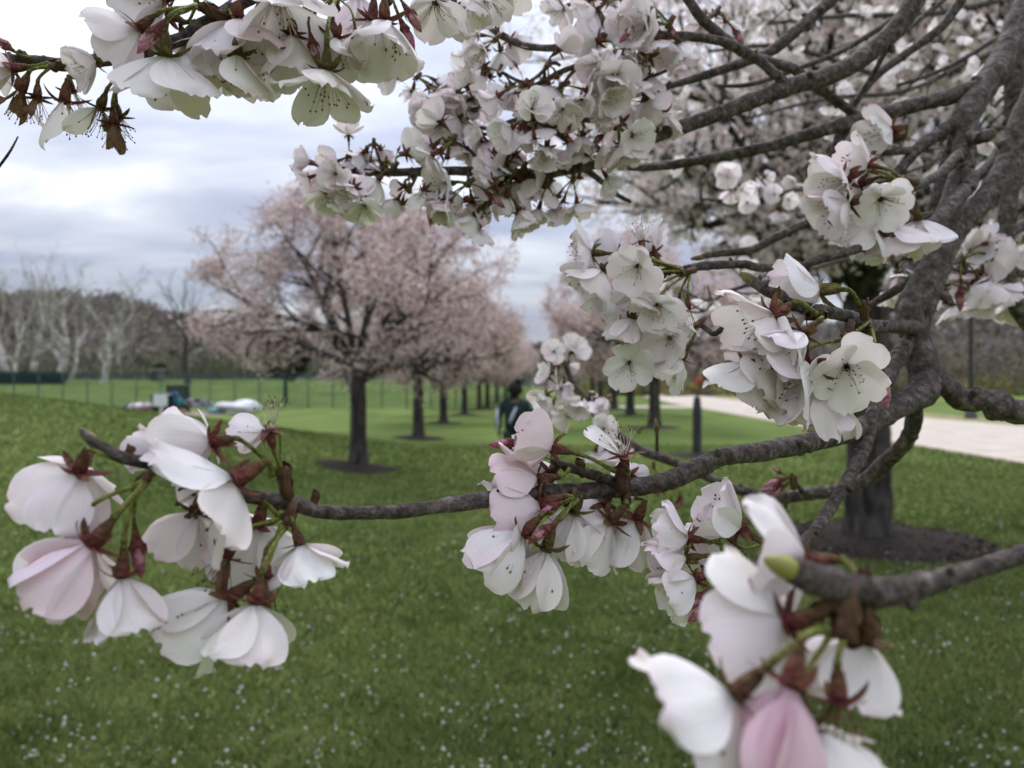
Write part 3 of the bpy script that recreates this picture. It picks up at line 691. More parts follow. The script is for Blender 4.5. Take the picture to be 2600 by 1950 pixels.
mb.tube([Vector((sx + .045 * math.cos(a), sy + .045 * math.sin(a), 1.68)) for a in [6.3 * i / 12 for i in range(13)]], .022, 6)
for sgn in (-1, 1):
    mb.add([(sx, sy - .05, 1.69), (sx + .03, sy - .055, 1.69), (sx + sgn * .10 + .04, sy - .07, 1.54 + .05 * sgn), (sx + sgn * .10, sy - .065, 1.52 + .05 * sgn), (sx, sy - .04, 1.67), (sx + .03, sy - .045, 1.67), (sx + sgn * .10 + .04, sy - .06, 1.53 + .05 * sgn), (sx + sgn * .10, sy - .055, 1.51 + .05 * sgn)], [(0, 1, 2, 3), (7, 6, 5, 4), (0, 3, 7, 4), (1, 5, 6, 2), (3, 2, 6, 7), (0, 4, 5, 1)])
put(obj('ribbon', mb.mesh('ribbon', m_or)), t); mulch(sx + .2, sy, .78, 'dark mulch round the thin young tree in its guard', 12)

# pale barked bare trees behind the field
def bare_tree(x, y, h, r, lean, seed, label, pale=True, group='bare pale trees behind the sports field'):
    rg = random.Random(seed); z = float(gh(x, y)); pts = []; rad = []; n = 10; hh = h * rg.uniform(.38, .5)
    for i in range(n):
        q = i / (n - 1); pts.append(Vector((x + lean * q + .25 * math.sin(q * 4 + seed), y, z - .2 + hh * q))); rad.append(r * (1.25 - .5 * q) if i else r * 1.5)
    limbs = []
    for k in range(4):
        a = rg.uniform(0, 6.28); el = math.radians(rg.uniform(42, 80)); limbs.append((pts[-1 - (k // 2)], Vector((math.cos(a) * math.cos(el) + lean * .1, math.sin(a) * math.cos(el), math.sin(el))), (h - hh) * rg.uniform(.75, 1.0), rad[-1] * .55))
    for k in range(3):
        a = rg.choice([0, math.pi]) + rg.uniform(-.5, .5); i = rg.randrange(4, 8); limbs.append((pts[i], Vector((math.cos(a), math.sin(a), rg.uniform(.0, .4))), h * rg.uniform(.2, .32), rad[i] * .33))
    br = grow(rg, limbs, lambda q: True, (5, 5, 4), (.36, .56), (20, 50), 3, .17, (.06, .06, .05, .02), .011)
    t = thing('bare_tree', (x, y, z), label, 'tree', group)
    v, f = tube(pts, rad, 10, False); a, b = wood_np(br, lambda l: l <= 1, (8, 7, 5, 4, 3)); o = len(v); v += a; f += [tuple(i + o for i in q) for q in b]
    put(obj('trunk', mesh_py('trunk', v, f, M['bark_pale'] if pale else M['bark_far'])), t)
    a, b = wood_np(br, lambda l: l >= 2, (8, 7, 5, 3, 3)); put(obj('crown', mesh_py('crown', a, b, m_twig)), t)
m_twig = mat('grey_twigs', (.24, .21, .175), (.33, .30, .255), scale=2, rough=1)
for i, (px, d, h, r, ln, lab) in enumerate([
    (22, 100, 21, .42, -1.6, 'white trunked bare tree leaning over the end of the dark hedge'), (40, 114, 18, .28, .4, 'thin grey white bare tree behind the leaning white one'),
    (86, 104, 20, .38, .6, 'straight white trunked bare tree behind the dark hedge'), (150, 100, 20, .42, .9, 'white trunked bare tree with a forked limb and low arching bough'),
    (180, 121, 17, .26, 1.2, 'slender pale bare tree beyond the forked white one'), (258, 100, 19, .40, 1.3, 'tall white trunked bare tree standing alone past the hedge end'),
    (302, 124, 15, .24, .2, 'slim dull grey bare tree deep in the scrub'), (478, 96, 18, .34, -.4, 'grey brown spreading bare tree beside the small kiosk')]):
    bare_tree((px - 1300) / F * d, d, h * .78, r, ln, 40 + i, lab, i != 7)

# dark hedge beyond the fence, evergreens
def leafy(name, cen, rad, n, size, tone, label, cat, group=None, trunk=None):
    c = Vector(cen); u = nr.normal(size=(n, 3)); u /= np.linalg.norm(u, axis=1)[:, None]; u *= (nr.random(n) ** .35)[:, None]
    p = np.array(c) + u * np.array(rad); cc = np.array(tone)[None] * (1 + .7 * (nr.random((n, 1)) - .5))
    t = thing(name, (c.x, c.y, float(gh(c.x, c.y))), label, cat, group); put(obj('foliage', shards('foliage', p, nr.uniform(.6, 1.4, n) * size, cc, 1)), t)
    mb = MB(); mb.tube([Vector((c.x, c.y, float(gh(c.x, c.y)) - .1)), Vector((c.x, c.y, c.z))], [trunk or .12, .06], 6); put(obj('stem', mb.mesh('stem', M['bark_far'])), t)
hx0, hx1 = (-260 - 1300) / F * 96, (165 - 1300) / F * 96
n = 5000; q = np.stack([nr.uniform(hx0, hx1, n), 96 + nr.uniform(-.7, .7, n), nr.uniform(0, 1.5, n)], 1); q[:, 2] += gh(q[:, 0], q[:, 1]) * 1.0 - .1
t = thing('hedge', ((hx0 + hx1) / 2, 96, float(gh(hx0, 96))), 'long low dark blue green hedge under the white trunked trees', 'hedge')
put(obj('foliage', shards('foliage', q, nr.uniform(.2, .45, n), np.array([(.035, .055, .045)]) * (1 + .8 * (nr.random((n, 1)) - .5)), 1)), t)
leafy('evergreen_tree', P(725, 905, 62), (2.0, 1.6, 1.9), 2600, .30, (.030, .040, .024), 'dark rounded evergreen behind the chain link fence', 'tree', None, .2)
leafy('evergreen_shrub', P(408, 938, 108), (1.1, 1.0, .95), 700, .26, (.045, .065, .03), 'small round dark green shrub behind the kiosk', 'shrub')
leafy('evergreen_tree', P(2210, 905, 96), (2.8, 2.4, 3.6), 2400, .38, (.038, .055, .028), 'dark green evergreen standing before the brown thicket', 'tree', None, .25)
def pine(px, top, d, k):
    x = (px - 1300) / F * d; zt = float(P(px, top, d).z); h = 11.0; n = 900; q = nr.random(n) ** .8; a = nr.uniform(0, 6.283, n); r = 2.3 * q * (.55 + .45 * np.abs(np.sin(q * 26))) * nr.random(n) ** .4
    p = np.stack([x + r * np.cos(a), d + r * np.sin(a), zt - h * q], 1); cc = np.array([(.030, .048, .030)]) * (1 + .8 * (nr.random((n, 1)) - .5))
    t = thing('pine_tree', (x, d, zt - h - 3), 'dark pine rising above the bare ridge woods behind the lamp post' if px > 1000 else 'lone dark pine on the ridge behind the bare white trees', 'tree', 'pines along the ridge top' if px > 1000 else None)
    put(obj('crown', shards('crown', p, nr.uniform(.5, 1.1, n), cc, .7)), t)
    mb = MB(); mb.tube([Vector((x, d, zt - h - 3)), Vector((x, d, zt - .5))], [.25, .05], 6); put(obj('trunk', mb.mesh('trunk', M['bark_far'])), t)
for k, (px, top) in enumerate([(2300, 815), (2415, 795), (2468, 790), (2500, 788), (2524, 784), (2552, 800), (2580, 794), (2604, 788), (2640, 782), (380, 788)]): pine(px, top, 262, k)

# ================================================================== things on the grounds
m_fence = mat('fence_green', (.020, .060, .060), (.035, .080, .075), scale=5, rough=.5)
fy = 50.0; x0 = (-90 - 1300) / F * fy; sp_ = 1.57; nf = 24
fz = 2.26
t = thing('chain_link_fence', (x0, fy, 0), 'long green chain link fence round the sports field', 'fence')
mb = MB(); mb.tube([Vector((0, 0, -.1)), Vector((0, 0, fz))], .035, 8); mb.tube([Vector((0, 0, fz)), Vector((0, 0, fz + .05))], [.05, .02], 8); pm = mb.mesh('post', m_fence)
mb = MB(); g = .075; H = fz - .06; W = sp_
for k in range(int((W + H) / g)):
    s0 = k * g
    for sgn in (0, 1):
        xa, za = (s0 - H, 0) if s0 > H else (0, H - s0); L = min(W - xa, H - za)
        if L < .02: continue
        xb, zb = xa + L, za + L
        if sgn: xa, xb = W - xa, W - xb
        dx, dz = (xb - xa), (zb - za); ln = math.hypot(dx, dz); ox, oz = -dz / ln * .005, dx / ln * .005; yy = .004 if sgn else -.004
        mb.add([(xa + ox, yy, za + oz), (xb + ox, yy, zb + oz), (xb - ox, yy, zb - oz), (xa - ox, yy, za - oz), (xa, yy + .005, za), (xb, yy + .005, zb)], [(0, 1, 2, 3), (0, 4, 5, 1), (3, 2, 5, 4)])
cmz = mb.mesh('chain_link', m_fence, False)
for k in range(nf):
    o = obj('post', pm, t); o.location = (k * sp_, 0, 0)
    if k < nf - 1: o = obj('chain_link', cmz, t); o.location = (k * sp_, 0, .04)
mb = MB(); mb.tube([Vector((0, 0, fz - .02)), Vector(((nf - 1) * sp_, 0, fz - .02))], .024, 6); obj('top_rail', mb.mesh('top_rail', m_fence), t)

# lamp posts
m_lamp = mat('black_paint', (.012, .013, .014), (.022, .024, .026), scale=10, rough=.4, spec=.5); m_globe = mat('lamp_glass', (.6, .6, .58), (.7, .7, .68), scale=3, rough=.25, spec=.5)
def lamp(x, y, h, label):
    t = thing('lamp_post', (x, y, 0), label, 'lamp post', 'lamp posts along the path')
    mb = MB(); mb.tube([Vector((0, 0, z)) for z in (-.05, .12, .14, .62, .68, .75)], [.27, .27, .24, .21, .15, .11], 12); obj('base', mb.mesh('base', m_lamp), t)
    mb = MB(); mb.tube([Vector((0, 0, z)) for z in (.7, 2, h - .5, h - .45, h - .4)], [.105, .095, .075, .13, .10], 12); obj('pole', mb.mesh('pole', m_lamp), t)
    mb = MB(); mb.tube([Vector((0, 0, h - .42 + .1 * i)) for i in range(7)], [.10, .19, .235, .24, .215, .16, .07], 14); obj('lamp_globe', mb.mesh('lamp_globe', m_globe), t)
    mb = MB(); mb.tube([Vector((0, 0, h + .16 + z)) for z in (0, .06, .12, .22)], [.17, .12, .04, .01], 12); obj('cap', mb.mesh('cap', m_lamp), t)
lamp(P(2465, 1062, 35.6).x, 35.6, 6.6, 'tall black lamp post standing in the dry verge across the path from the forked cherry')
lamp(P(1803, 1005, 98).x, 98, 6.6, 'far dark lamp post beside the path before the brown thicket')
m_cone = mat('cone_orange', (.60, .10, .03), (.70, .14, .04), scale=5, rough=.5)
for px, py, d, lab in ((1690, 990, 150, 'small orange marker drum on the verge beyond the path'), (1566, 986, 190, 'distant orange marker drum where the path vanishes')):
    c = P(px, py, d); t = thing('marker_drum', (c.x, d, .02), lab, 'marker'); s = d / 150
    mb = MB(); mb.tube([Vector((0, 0, z * s)) for z in (0, .12, .14, .5, .9, 1.0)], [.42 * s, .42 * s, .33 * s, .31 * s, .27 * s, .2 * s], 12); obj('body', mb.mesh('body', m_cone), t)
    mb = MB(); mb.tube([Vector((0, 0, z * s)) for z in (.55, .72)], [.315 * s, .30 * s], 12); obj('band', mb.mesh('band', m_globe), t)

# small white marker sign on the bank
d = 13.0; c = P(407, 1017, d); gz = float(gh(c.x, d)); m_signw = mat('sign_white', (.66, .70, .70), (.74, .77, .76), scale=12, rough=.4); m_post = mat('pale_post', (.50, .47, .36), (.60, .57, .45), scale=25, rough=.8, stretch=(1, 1, .1))
t = thing('marker_sign', (c.x, d, gz), 'small blank white sign board on a pale post on the grassy bank', 'sign')
mb = MB(); mb.box((c.x, d, c.z), (.235, .012, .195)); so = put(obj('board', mb.mesh('board', m_signw, False)), t); bv = so.modifiers.new('b', 'BEVEL'); bv.width = .02; bv.segments = 3
mb = MB(); mb.box((c.x + .008, d + .027, (gz - .1 + c.z + .05) / 2), (.055, .04, c.z + .05 - gz + .1)); put(obj('post', mb.mesh('post', m_post, False)), t)
for s_ in (-.05, .05):
    mb = MB(); mb.tube([Vector((c.x + .008, d - .012, c.z + s_)), Vector((c.x + .008, d - .004, c.z + s_))], .007, 8); put(obj('bolt', mb.mesh('bolt', m_lamp)), t)

# small kiosk beyond the field
kx, ky = P(402, 965, 106).x, 106.0; kz = float(gh(kx, ky)); m_kw = mat('kiosk_boards', (.115, .085, .07), (.19, .15, .13), scale=2, rough=.9, stretch=(1, 1, .2))
t = thing('kiosk', (kx, ky, kz), 'small brown kiosk with a flat pale roof past the fence', 'kiosk')
mb = MB(); mb.box((0, 0, .75), (1.3, 1.3, 1.5)); obj('wall', mb.mesh('wall', m_kw, False), t)
mb = MB(); mb.box((0, 0, 1.56), (1.75, 1.75, .13)); obj('roof', mb.mesh('roof', mat('pale_roof', (.34, .32, .29), (.42, .40, .36), scale=4), False), t)
mb = MB(); mb.box((-.3, -.66, .62), (.6, .04, 1.24)); obj('door', mb.mesh('door', m_lamp, False), t)

# heap of sports gear by the fence
gy_ = 40.5
def soft(name, px, py, wpx, hpx, dep, c1, c2, label, cat, seed, squash=2.4, sc=6, straps=None, rot=0.0, lump=.25):
    """A slumped cloth shape: rounded box with sagging folds, resting on the ground; py is its base."""
    cx = (px - 1300) / F * gy_; W, H = wpx / F * gy_ / 2, hpx / F * gy_ / 2; v = []; f = []; nu, nv = 22, 14; zb = float(gh(cx, gy_))
    zb = max(zb, CAM_H - (py - 975) / F * gy_ )
    for i in range(nv):
        th = -math.pi / 2 + math.pi * i / (nv - 1)
        for k in range(nu):
            ph = 2 * math.pi * k / nu
            def se(q, e_): return math.copysign(abs(q) ** (2 / e_), q)
            x = se(math.cos(th), squash) * se(math.cos(ph), squash); y_ = se(math.cos(th), squash) * se(math.sin(ph), squash); z_ = se(math.sin(th), squash)
            nn = 1 + lump * noise.noise(Vector((x * 1.7 + seed, y_ * 1.7, z_ * 1.7))) + lump * .5 * noise.noise(Vector((x * 4 + seed, y_ * 4, z_ * 4 + seed)))
            v.append((x * W * nn, y_ * dep * nn, max(-H, z_ * H * (nn if z_ > 0 else 1)) + H))
    for i in range(nv - 1):
        for k in range(nu): k2 = (k + 1) % nu; f.append((i * nu + k, i * nu + k2, (i + 1) * nu + k2, (i + 1) * nu + k))
    t = thing(name, (cx, gy_ + seed % 3 * .12, zb - .02), label, cat); t.rotation_euler.z = rot
    m_ = mat(name + '_cloth', c1, c2, scale=sc, rough=.8, bump=.4, bscale=14, lo=.42, hi=.58); obj('body', mesh_py('body', v, f, m_), t)
    if straps:
        sm = mat(name + '_strap', straps, None, scale=9)
        for q in (-.4, .4):
            mb = MB(); mb.tube([Vector((q * W, -dep * 1.08 * math.cos(a), H + H * 1.1 * math.sin(a))) for a in [math.pi * .15 * i - .3 for i in range(8)]], .022, 5)
            obj('strap', mb.mesh('strap', sm), t)
    return t
tag(obj('concrete_pad', mesh_py('concrete_pad', [((a - 1300) / F * yy, yy, float(gh((a - 1300) / F * yy, yy)) + .012) for a, yy in ((285, 38.2), (560, 38.2), (590, 43.5), (300, 43.5))], [(0, 1, 2, 3)], mat('pad_concrete', (.22, .175, .14), (.29, .24, .19), scale=3, rough=.95, detail=7))), 'bare dusty slab under the heap of gear', 'slab', kind='structure')
soft('folded_tarp', 343, 1050, 92, 11, .55, (.36, .085, .05), (.24, .06, .04), 'flat folded rust red tarp at the bank end of the gear heap', 'tarp', 2, 4, 3)
soft('canvas_bundle', 352, 1040, 66, 18, .32, (.62, .62, .66), (.52, .40, .42), 'white and pink rolled canvas lying on the rust red tarp', 'bundle', 5, 2.2, 3, (.08, .10, .14))
soft('gear_bag', 318, 1040, 22, 14, .2, (.05, .16, .17), (.02, .06, .07), 'little dark teal bag at the end of the white canvas roll', 'bag', 8, 2.2, 9)
t = thing('equipment_bin', ((413 - 1300) / F * gy_, gy_, 0), 'big dark green wheeled bin in the gear heap', 'bin')
m_bin = mat('bin_green', (.008, .022, .020), (.016, .035, .032), scale=6, rough=.45)
mb = MB(); mb.tube([Vector((0, 0, z)) for z in (.12, .2, .6, .86, .92)], [.40, .47, .53, .56, .57], 12); obj('body', mb.mesh('body', m_bin), t)
mb = MB(); mb.tube([Vector((0, 0, z)) for z in (.92, .98, 1.06, 1.10)], [.60, .60, .5, .1], 12); obj('lid', mb.mesh('lid', m_bin), t)
for s_ in (-1, 1):
    mb = MB(); mb.tube([Vector((s_ * .42, -.2, .12)), Vector((s_ * .50, -.2, .12))], .13, 12); obj('wheel', mb.mesh('wheel', m_lamp), t)
soft('ball_sack', 443, 1036, 30, 32, .28, (.03, .22, .22), (.04, .08, .14), 'round teal ball sack leaning on the dark green bin', 'sack', 11, 2.1, 5, (.03, .03, .05))
soft('helmet_bag', 441, 1009, 18, 16, .2, (.03, .07, .16), (.05, .11, .22), 'blue bag perched on top of the teal ball sack', 'bag', 13, 2.1, 5)
t = thing('rebound_screen', ((452 - 1300) / F * 42, 42.0, 0), 'dark green slatted screen frame standing behind the gear heap', 'screen')
mb = MB()
for q in (-.62, .62): mb.tube([Vector((q, 0, -.05)), Vector((q, 0, 1.5))], .035, 8)
for z in (.1, 1.48): mb.tube([Vector((-.62, 0, z)), Vector((.62, 0, z))], .032, 8)
obj('frame', mb.mesh('frame', m_bin), t); mb = MB(); mb.box((0, 0, .79), (.075, .02, 1.36)); sl = mb.mesh('slat', m_bin, False)
for k in range(13): o = obj('slat', sl, t); o.location = (-.55 + k * .0917, .0, 0)
soft('sports_bag', 488, 1035, 46, 24, .26, (.012, .012, .014), (.45, .44, .47), 'black and white sports bag between the bin and the teal cloth', 'bag', 17, 2.8, 4, (.02, .02, .02))
soft('kit_bag', 522, 1033, 30, 18, .22, (.03, .03, .034), (.38, .38, .40), 'dark kit bag with pale side pockets', 'bag', 19, 2.6, 6, (.02, .02, .02))
soft('cardboard_box', 452, 1052, 26, 12, .2, (.42, .29, .18), (.36, .24, .15), 'low tan carton in front of the dark green bin', 'carton', 23, 8, 3, None, .2, .03)
soft('teal_cloth', 545, 1050, 58, 17, .35, (.07, .34, .34), (.30, .44, .42), 'crumpled teal cloth beside the big white sheet', 'cloth', 29, 2.2, 6)
soft('white_sheet', 612, 1055, 98, 33, .5, (.72, .72, .74), (.62, .64, .67), 'big crumpled white sheet at the end of the gear heap', 'sheet', 31, 2.1, 2, None, .15, .6)

# ------------------------------------------------------------------ person walking away between the tree rows
def skin(name, verts, edges, radii, material, parent=None, root=0, sub=2):
    m = bpy.data.meshes.new(name); m.from_pydata(verts, edges, []); m.materials.append(material)
    o = obj(name, m, parent); a = o.modifiers.new('skin', 'SKIN'); a.use_smooth_shade = True
    for i, r in enumerate(radii): m.skin_vertices[0].data[i].radius = (r, r) if not isinstance(r, tuple) else r
    m.skin_vertices[0].data[root].use_root = True
    b = o.modifiers.new('sub', 'SUBSURF'); b.levels = sub; b.render_levels = sub
    return o
def person():
    d = 12.5; x = P(1308, 975, d).x
    m_sk = mat('skin', (.17, .085, .05), (.20, .10, .062), scale=6, rough=.55); m_j = mat('jacket_green', (.006, .020, .019), (.011, .030, .028), scale=9, rough=.75, bump=.5, bscale=14)
    m_t = mat('trousers_teal', (.018, .060, .066), (.026, .075, .08), scale=9, rough=.8, bump=.4, bscale=14); m_h = mat('hair_black', (.008, .006, .005), (.020, .015, .012), scale=30, rough=.6, bump=.8, bscale=60)
    m_w = mat('stripe_white', (.50, .54, .62), (.58, .62, .70), scale=6, rough=.7); m_s = mat('shoe_dark', (.02, .02, .022), (.04, .04, .044), scale=9)
    V_ = []; E = []; R = []
    def ch(start, pts):
        last = start
        for p, r in pts:
            V_.append(p); R.append(r)
            if last is not None: E.append((last, len(V_) - 1))
            last = len(V_) - 1
        return last
    ch(None, [((0, 0, .97), (.15, .11))]); chest = ch(0, [((0, 0, 1.14), (.14, .10)), ((0, -.01, 1.33), (.165, .11))])
    neck = ch(chest, [((0, .0, 1.46), .062), ((0, .01, 1.52), .055)]); ch(neck, [((0, .02, 1.58), (.07, .08)), ((0, .025, 1.66), (.078, .095)), ((0, .02, 1.73), (.05, .06))])
    hands = []
    for s_, el, wr in ((-1, (-.285, -.06, 1.13), (-.27, -.02, .90)), (1, (.27, -.09, 1.14), (.30, .06, .94))):
        sh = ch(chest, [((s_ * .19, -.01, 1.40), .062)]); e_ = ch(sh, [((s_ * .235, -.03, 1.28), .05), (el, .042), (((el[0] + wr[0]) / 2, (el[1] + wr[1]) / 2, (el[2] + wr[2]) / 2), .038), (wr, .028)])
        pm_ = ch(e_, [((wr[0], wr[1] + .02, wr[2] - .05), (.028, .018)), ((wr[0], wr[1] + .035, wr[2] - .085), (.032, .016))])
        for k, ln in enumerate((.070, .078, .074, .060)):
            fy_ = -.028 + .019 * k; b = (wr[0] - s_ * .006, wr[1] + .035 + fy_, wr[2] - .10)
            ch(pm_, [(b, .0095), ((b[0] - s_ * .012, b[1] + .004, b[2] - ln * .55), .009), ((b[0] - s_ * .03, b[1] + .006, b[2] - ln * .9), .0075)])
        ch(e_, [((wr[0] - s_ * .012, wr[1] + .055, wr[2] - .05), .012), ((wr[0] - s_ * .02, wr[1] + .078, wr[2] - .085), .0095)])
    for s_, kn, an in ((-1, (-.10, .16, .53), (-.10, .17, .10)), (1, (.10, .02, .51), (.11, -.24, .17))):
        h_ = ch(0, [((s_ * .095, 0, .88), .088)]); ch(h_, [((s_ * .10, kn[1] * .5, .70), .075), (kn, .055), ((kn[0], (kn[1] + an[1]) / 2, (kn[2] + an[2]) / 2), .055), (an, .036), ((an[0], an[1] + .06, an[2] - .05), .035), ((an[0], an[1] + .15, an[2] - .065), .028)])
    body = skin('person', V_, E, R, m_sk); body.location = (x, d, .0); body.scale = (.94, .92, .90)
    tag(body, 'person in a dark green jacket with white stripes walking away across the lawn', 'person')
    def garment(name, pts_list, mtl, edges=None):
        vv = []; ee = []; rr = []; root = None
        for start, pts in pts_list:
            last = start
            for p, r in pts:
                vv.append(p); rr.append(r)
                if last is not None: ee.append((last, len(vv) - 1))
                last = len(vv) - 1
        return skin(name, vv, ee, rr, mtl, body)
    garment('jacket', [(None, [((0, 0, .80), (.205, .16)), ((0, 0, 1.12), (.19, .15)), ((0, -.01, 1.32), (.195, .145)), ((0, -.01, 1.43), (.14, .10)), ((0, .005, 1.50), .075)]),
                       (2, [((-.20, -.01, 1.38), .088), ((-.25, -.035, 1.26), .078), ((-.29, -.06, 1.12), .07), ((-.275, -.02, .93), .055)]),
                       (2, [((.20, -.01, 1.38), .088), ((.245, -.045, 1.26), .078), ((.275, -.09, 1.13), .07), ((.30, .05, .96), .055)])], m_j)
    garment('trousers', [(None, [((0, 0, .97), (.18, .14))]), (0, [((-.10, .02, .85), .115), ((-.105, .09, .70), .098), ((-.10, .165, .52), .08), ((-.10, .175, .14), .07)]),
                         (0, [((.10, .0, .85), .115), ((.105, .02, .70), .098), ((.10, .02, .51), .08), ((.11, -.23, .19), .07)])], m_t)
    v = []; f = []; n = 16
    for i in range(n):
        th = math.pi * i / (n - 1)
        for k in range(n):
            ph = 2 * math.pi * k / n; q = Vector((math.sin(th) * math.cos(ph), math.sin(th) * math.sin(ph), math.cos(th))); g_ = 1 + .22 * noise.noise(q * 2.4) + .16 * noise.noise(q * 6)
            v.append((q.x * .125 * g_, q.y * .115 * g_ - .035, q.z * .145 * g_ + 1.645))
    for i in range(n - 1):
        for k in range(n): f.append((i * n + k, i * n + (k + 1) % n, (i + 1) * n + (k + 1) % n, (i + 1) * n + k))
    obj('hair', mesh_py('hair', v, f, m_h), body)
    mb = MB(); mb.tube([Vector((.05, -.05, 1.75)), Vector((.06, -.07, 1.80)), Vector((.055, -.05, 1.84))], [.06, .065, .03], 8); obj('hair_bun', mb.mesh('hair_bun', m_h), body)
    for s_, an in ((-1, (-.10, .17, .10)), (1, (.11, -.24, .17))):
        mb = MB(); mb.tube([Vector((an[0], an[1] - .07, an[2] - .06)), Vector((an[0], an[1] + .02, an[2] - .045)), Vector((an[0], an[1] + .12, an[2] - .058)), Vector((an[0], an[1] + .20, an[2] - .068))], [.032, .048, .044, .02], 9); obj('shoe', mb.mesh('shoe', m_s), body)
    for pts in ([(-.30, -.12, 1.30), (-.305, -.145, 1.18), (-.30, -.15, 1.06), (-.285, -.135, .92)], [(.02, -.16, 1.33), (-.02, -.165, 1.24), (-.06, -.165, 1.14), (-.10, -.165, 1.04)]):
        mb = MB(); mb.tube([Vector(p) for p in pts], [.014, .024, .026, .016], 8); obj('stripe', mb.mesh('stripe', m_w), body)
person()

# ------------------------------------------------------------------ grass blades and fallen petals near the viewer
def wedge(n, y0, y1, pw):
    u = nr.random(n); y = (y0 ** (1 - pw) + u * (y1 ** (1 - pw) - y0 ** (1 - pw))) ** (1 / (1 - pw)); x = nr.uniform(-1, 1, n) * (.74 * y + .8); return x, y
def off_beds(x, y):
    k = ((x - NX - .12) ** 2 + (y - NY) ** 2 > 1.02 ** 2) & ((x + 2.77) ** 2 + (y - 14.1) ** 2 > .72 ** 2) & ~((x > np.interp(y, ys, xl) - .1) & (x < np.interp(y, ys, xr) + .1)); return k
x, y = wedge(330000, 2.3, 20, 1.25); k = off_beds(x, y); x, y = x[k], y[k]; n = len(x); z = gh(x, y)
h = nr.uniform(.022, .055, n); wd = .0016 + .00075 * y; a = nr.uniform(0, 6.283, n); ln = nr.normal(size=(n, 2)) * .55
ca, sa = np.cos(a) * wd, np.sin(a) * wd; b0 = np.stack([x - ca, y - sa, z - .004], 1); b1 = np.stack([x + ca, y + sa, z - .004], 1)
mid = np.stack([x + ln[:, 0] * h * .35, y + ln[:, 1] * h * .35, z + h * .6], 1); dv = np.stack([ca, sa, 0 * ca], 1) * .7; tip = np.stack([x + ln[:, 0] * h, y + ln[:, 1] * h, z + h * .95], 1)
gvv = np.stack([b0, b1, mid + dv, mid - dv, tip], 1).reshape(-1, 3); i5 = np.arange(n) * 5
gff = np.concatenate([np.stack([i5, i5 + 1, i5 + 2], 1), np.stack([i5, i5 + 2, i5 + 3], 1), np.stack([i5 + 3, i5 + 2, i5 + 4], 1)])
patch = np.clip(np.array([.5 + .55 * noise.noise(Vector((p * .55, q * .3, 1))) + .5 * noise.noise(Vector((p * 2.6, q * 2.2, 7))) + .3 * noise.noise(Vector((p * 7, q * 6, 3))) for p, q in zip(x.tolist(), y.tolist())]), 0, 1); fine = nr.random(n)
base = np.array([.075, .110, .026])[None] * (1 - patch[:, None]) + np.array([.192, .230, .070])[None] * patch[:, None]; base = base * (.65 + .7 * fine[:, None])
dist_d = np.min([((x - a_) / 1.5) ** 2 + (y - b_) ** 2 for a_, b_ in ((3.55, 6.15), (2.9, 4.0), (-1.1, 5.2), (.9, 3.7), (5.0, 9.0))], 0)
dry = nr.random(n) < (.05 + .55 * np.exp(-dist_d / .018)); base[dry] = np.array([.20, .18, .07]) * (.6 + .6 * fine[dry, None])
tag(obj('grass', mesh_np('grass', gvv, gff, np.repeat(base, 5, 0), M['grass'])), 'short green grass blades of the lawn', 'grass', kind='stuff')
x, y = wedge(3600, 2.4, 13, 1.5); cl = np.array([noise.noise(Vector((p * .9, q * .9, 4))) for p, q in zip(x, y)]); k = ((cl > -.18) | (nr.random(len(x)) < .35)) & off_beds(x * 1, y); k |= ((x - NX) ** 2 + (y - NY) ** 2 < 1.3); x, y = x[k], y[k]; n = len(x)
t4 = np.array([[-.9, 0, 0], [0, -.62, -.18], [1, 0, .08], [0, .62, -.18], [.1, 0, .12]]); Rr = rand_rot(n, nr); s = nr.uniform(.005, .0135, n)
pv = np.einsum('nij,kj->nki', Rr, t4) * s[:, None, None] + np.stack([x, y, gh(x, y) + nr.uniform(.035, .055, n)], 1)[:, None, :]
q5 = np.arange(n) * 5; pf = np.concatenate([np.stack([q5, q5 + 1, q5 + 4], 1), np.stack([q5 + 1, q5 + 2, q5 + 4], 1), np.stack([q5 + 2, q5 + 3, q5 + 4], 1), np.stack([q5 + 3, q5, q5 + 4], 1)])
tag(obj('fallen_petals', mesh_np('fallen_petals', pv.reshape(-1, 3), pf, np.repeat(np.array([(.80, .76, .75)]) * nr.uniform(.8, 1.05, (n, 1)), 5, 0), M['crown'])), 'scattered white fallen cherry petals on the lawn', 'petals', kind='stuff')

# ================================================================== FOREGROUND BRANCHES
# ---- the branch of drooping blossom hanging into the sky
T = thing('cherry_branch', P(690, -60, .27), 'dark cherry branch hung with drooping white blossoms and spent flowers against the open sky', 'branch', 'blossoming branches')
wood(T, 'stem', [(760, -95, .27, 40), (690, -45, .27, 38), (600, 14, .27, 36), (515, 62, .27, 34), (461, 98, .27, 33), (393, 122, .27, 33), (353, 136, .27, 32), (271, 152, .27, 32), (211, 156, .27, 33), (163, 165, .27, 34), (108, 157, .27, 30), (41, 152, .27, 27), (-60, 140, .27, 25)], 1.2)
wood(T, 'twig', [(640, -25, .275, 26), (760, -20, .285, 26), (860, -12, .29, 28), (1000, -30, .30, 24), (1150, -40, .33, 22), (1320, -30, .38, 18)], 1)
keep = rb.getstate(); wood(T, 'twig', [(-90, 540, .34, 8), (0, 420, .34, 7), (28, 380, .34, 6), (46, 346, .34, 3)], 1.5, 8); rb.setstate(keep)
spur(T, 535, 25, .265, 70, (-.6, -.3, .3)); spur(T, 150, 165, .262, 52, (-.8, .3, .2)); spur(T, 60, 140, .268, 40, (-.7, -.5, .2)); spur(T, 310, 192, .27, 22, (.1, 1, 0)); spur(T, 850, 2, .285, 55, (0, 1, .2)); spur(T, 985, -8, .297, 50, (0, 1, .1))
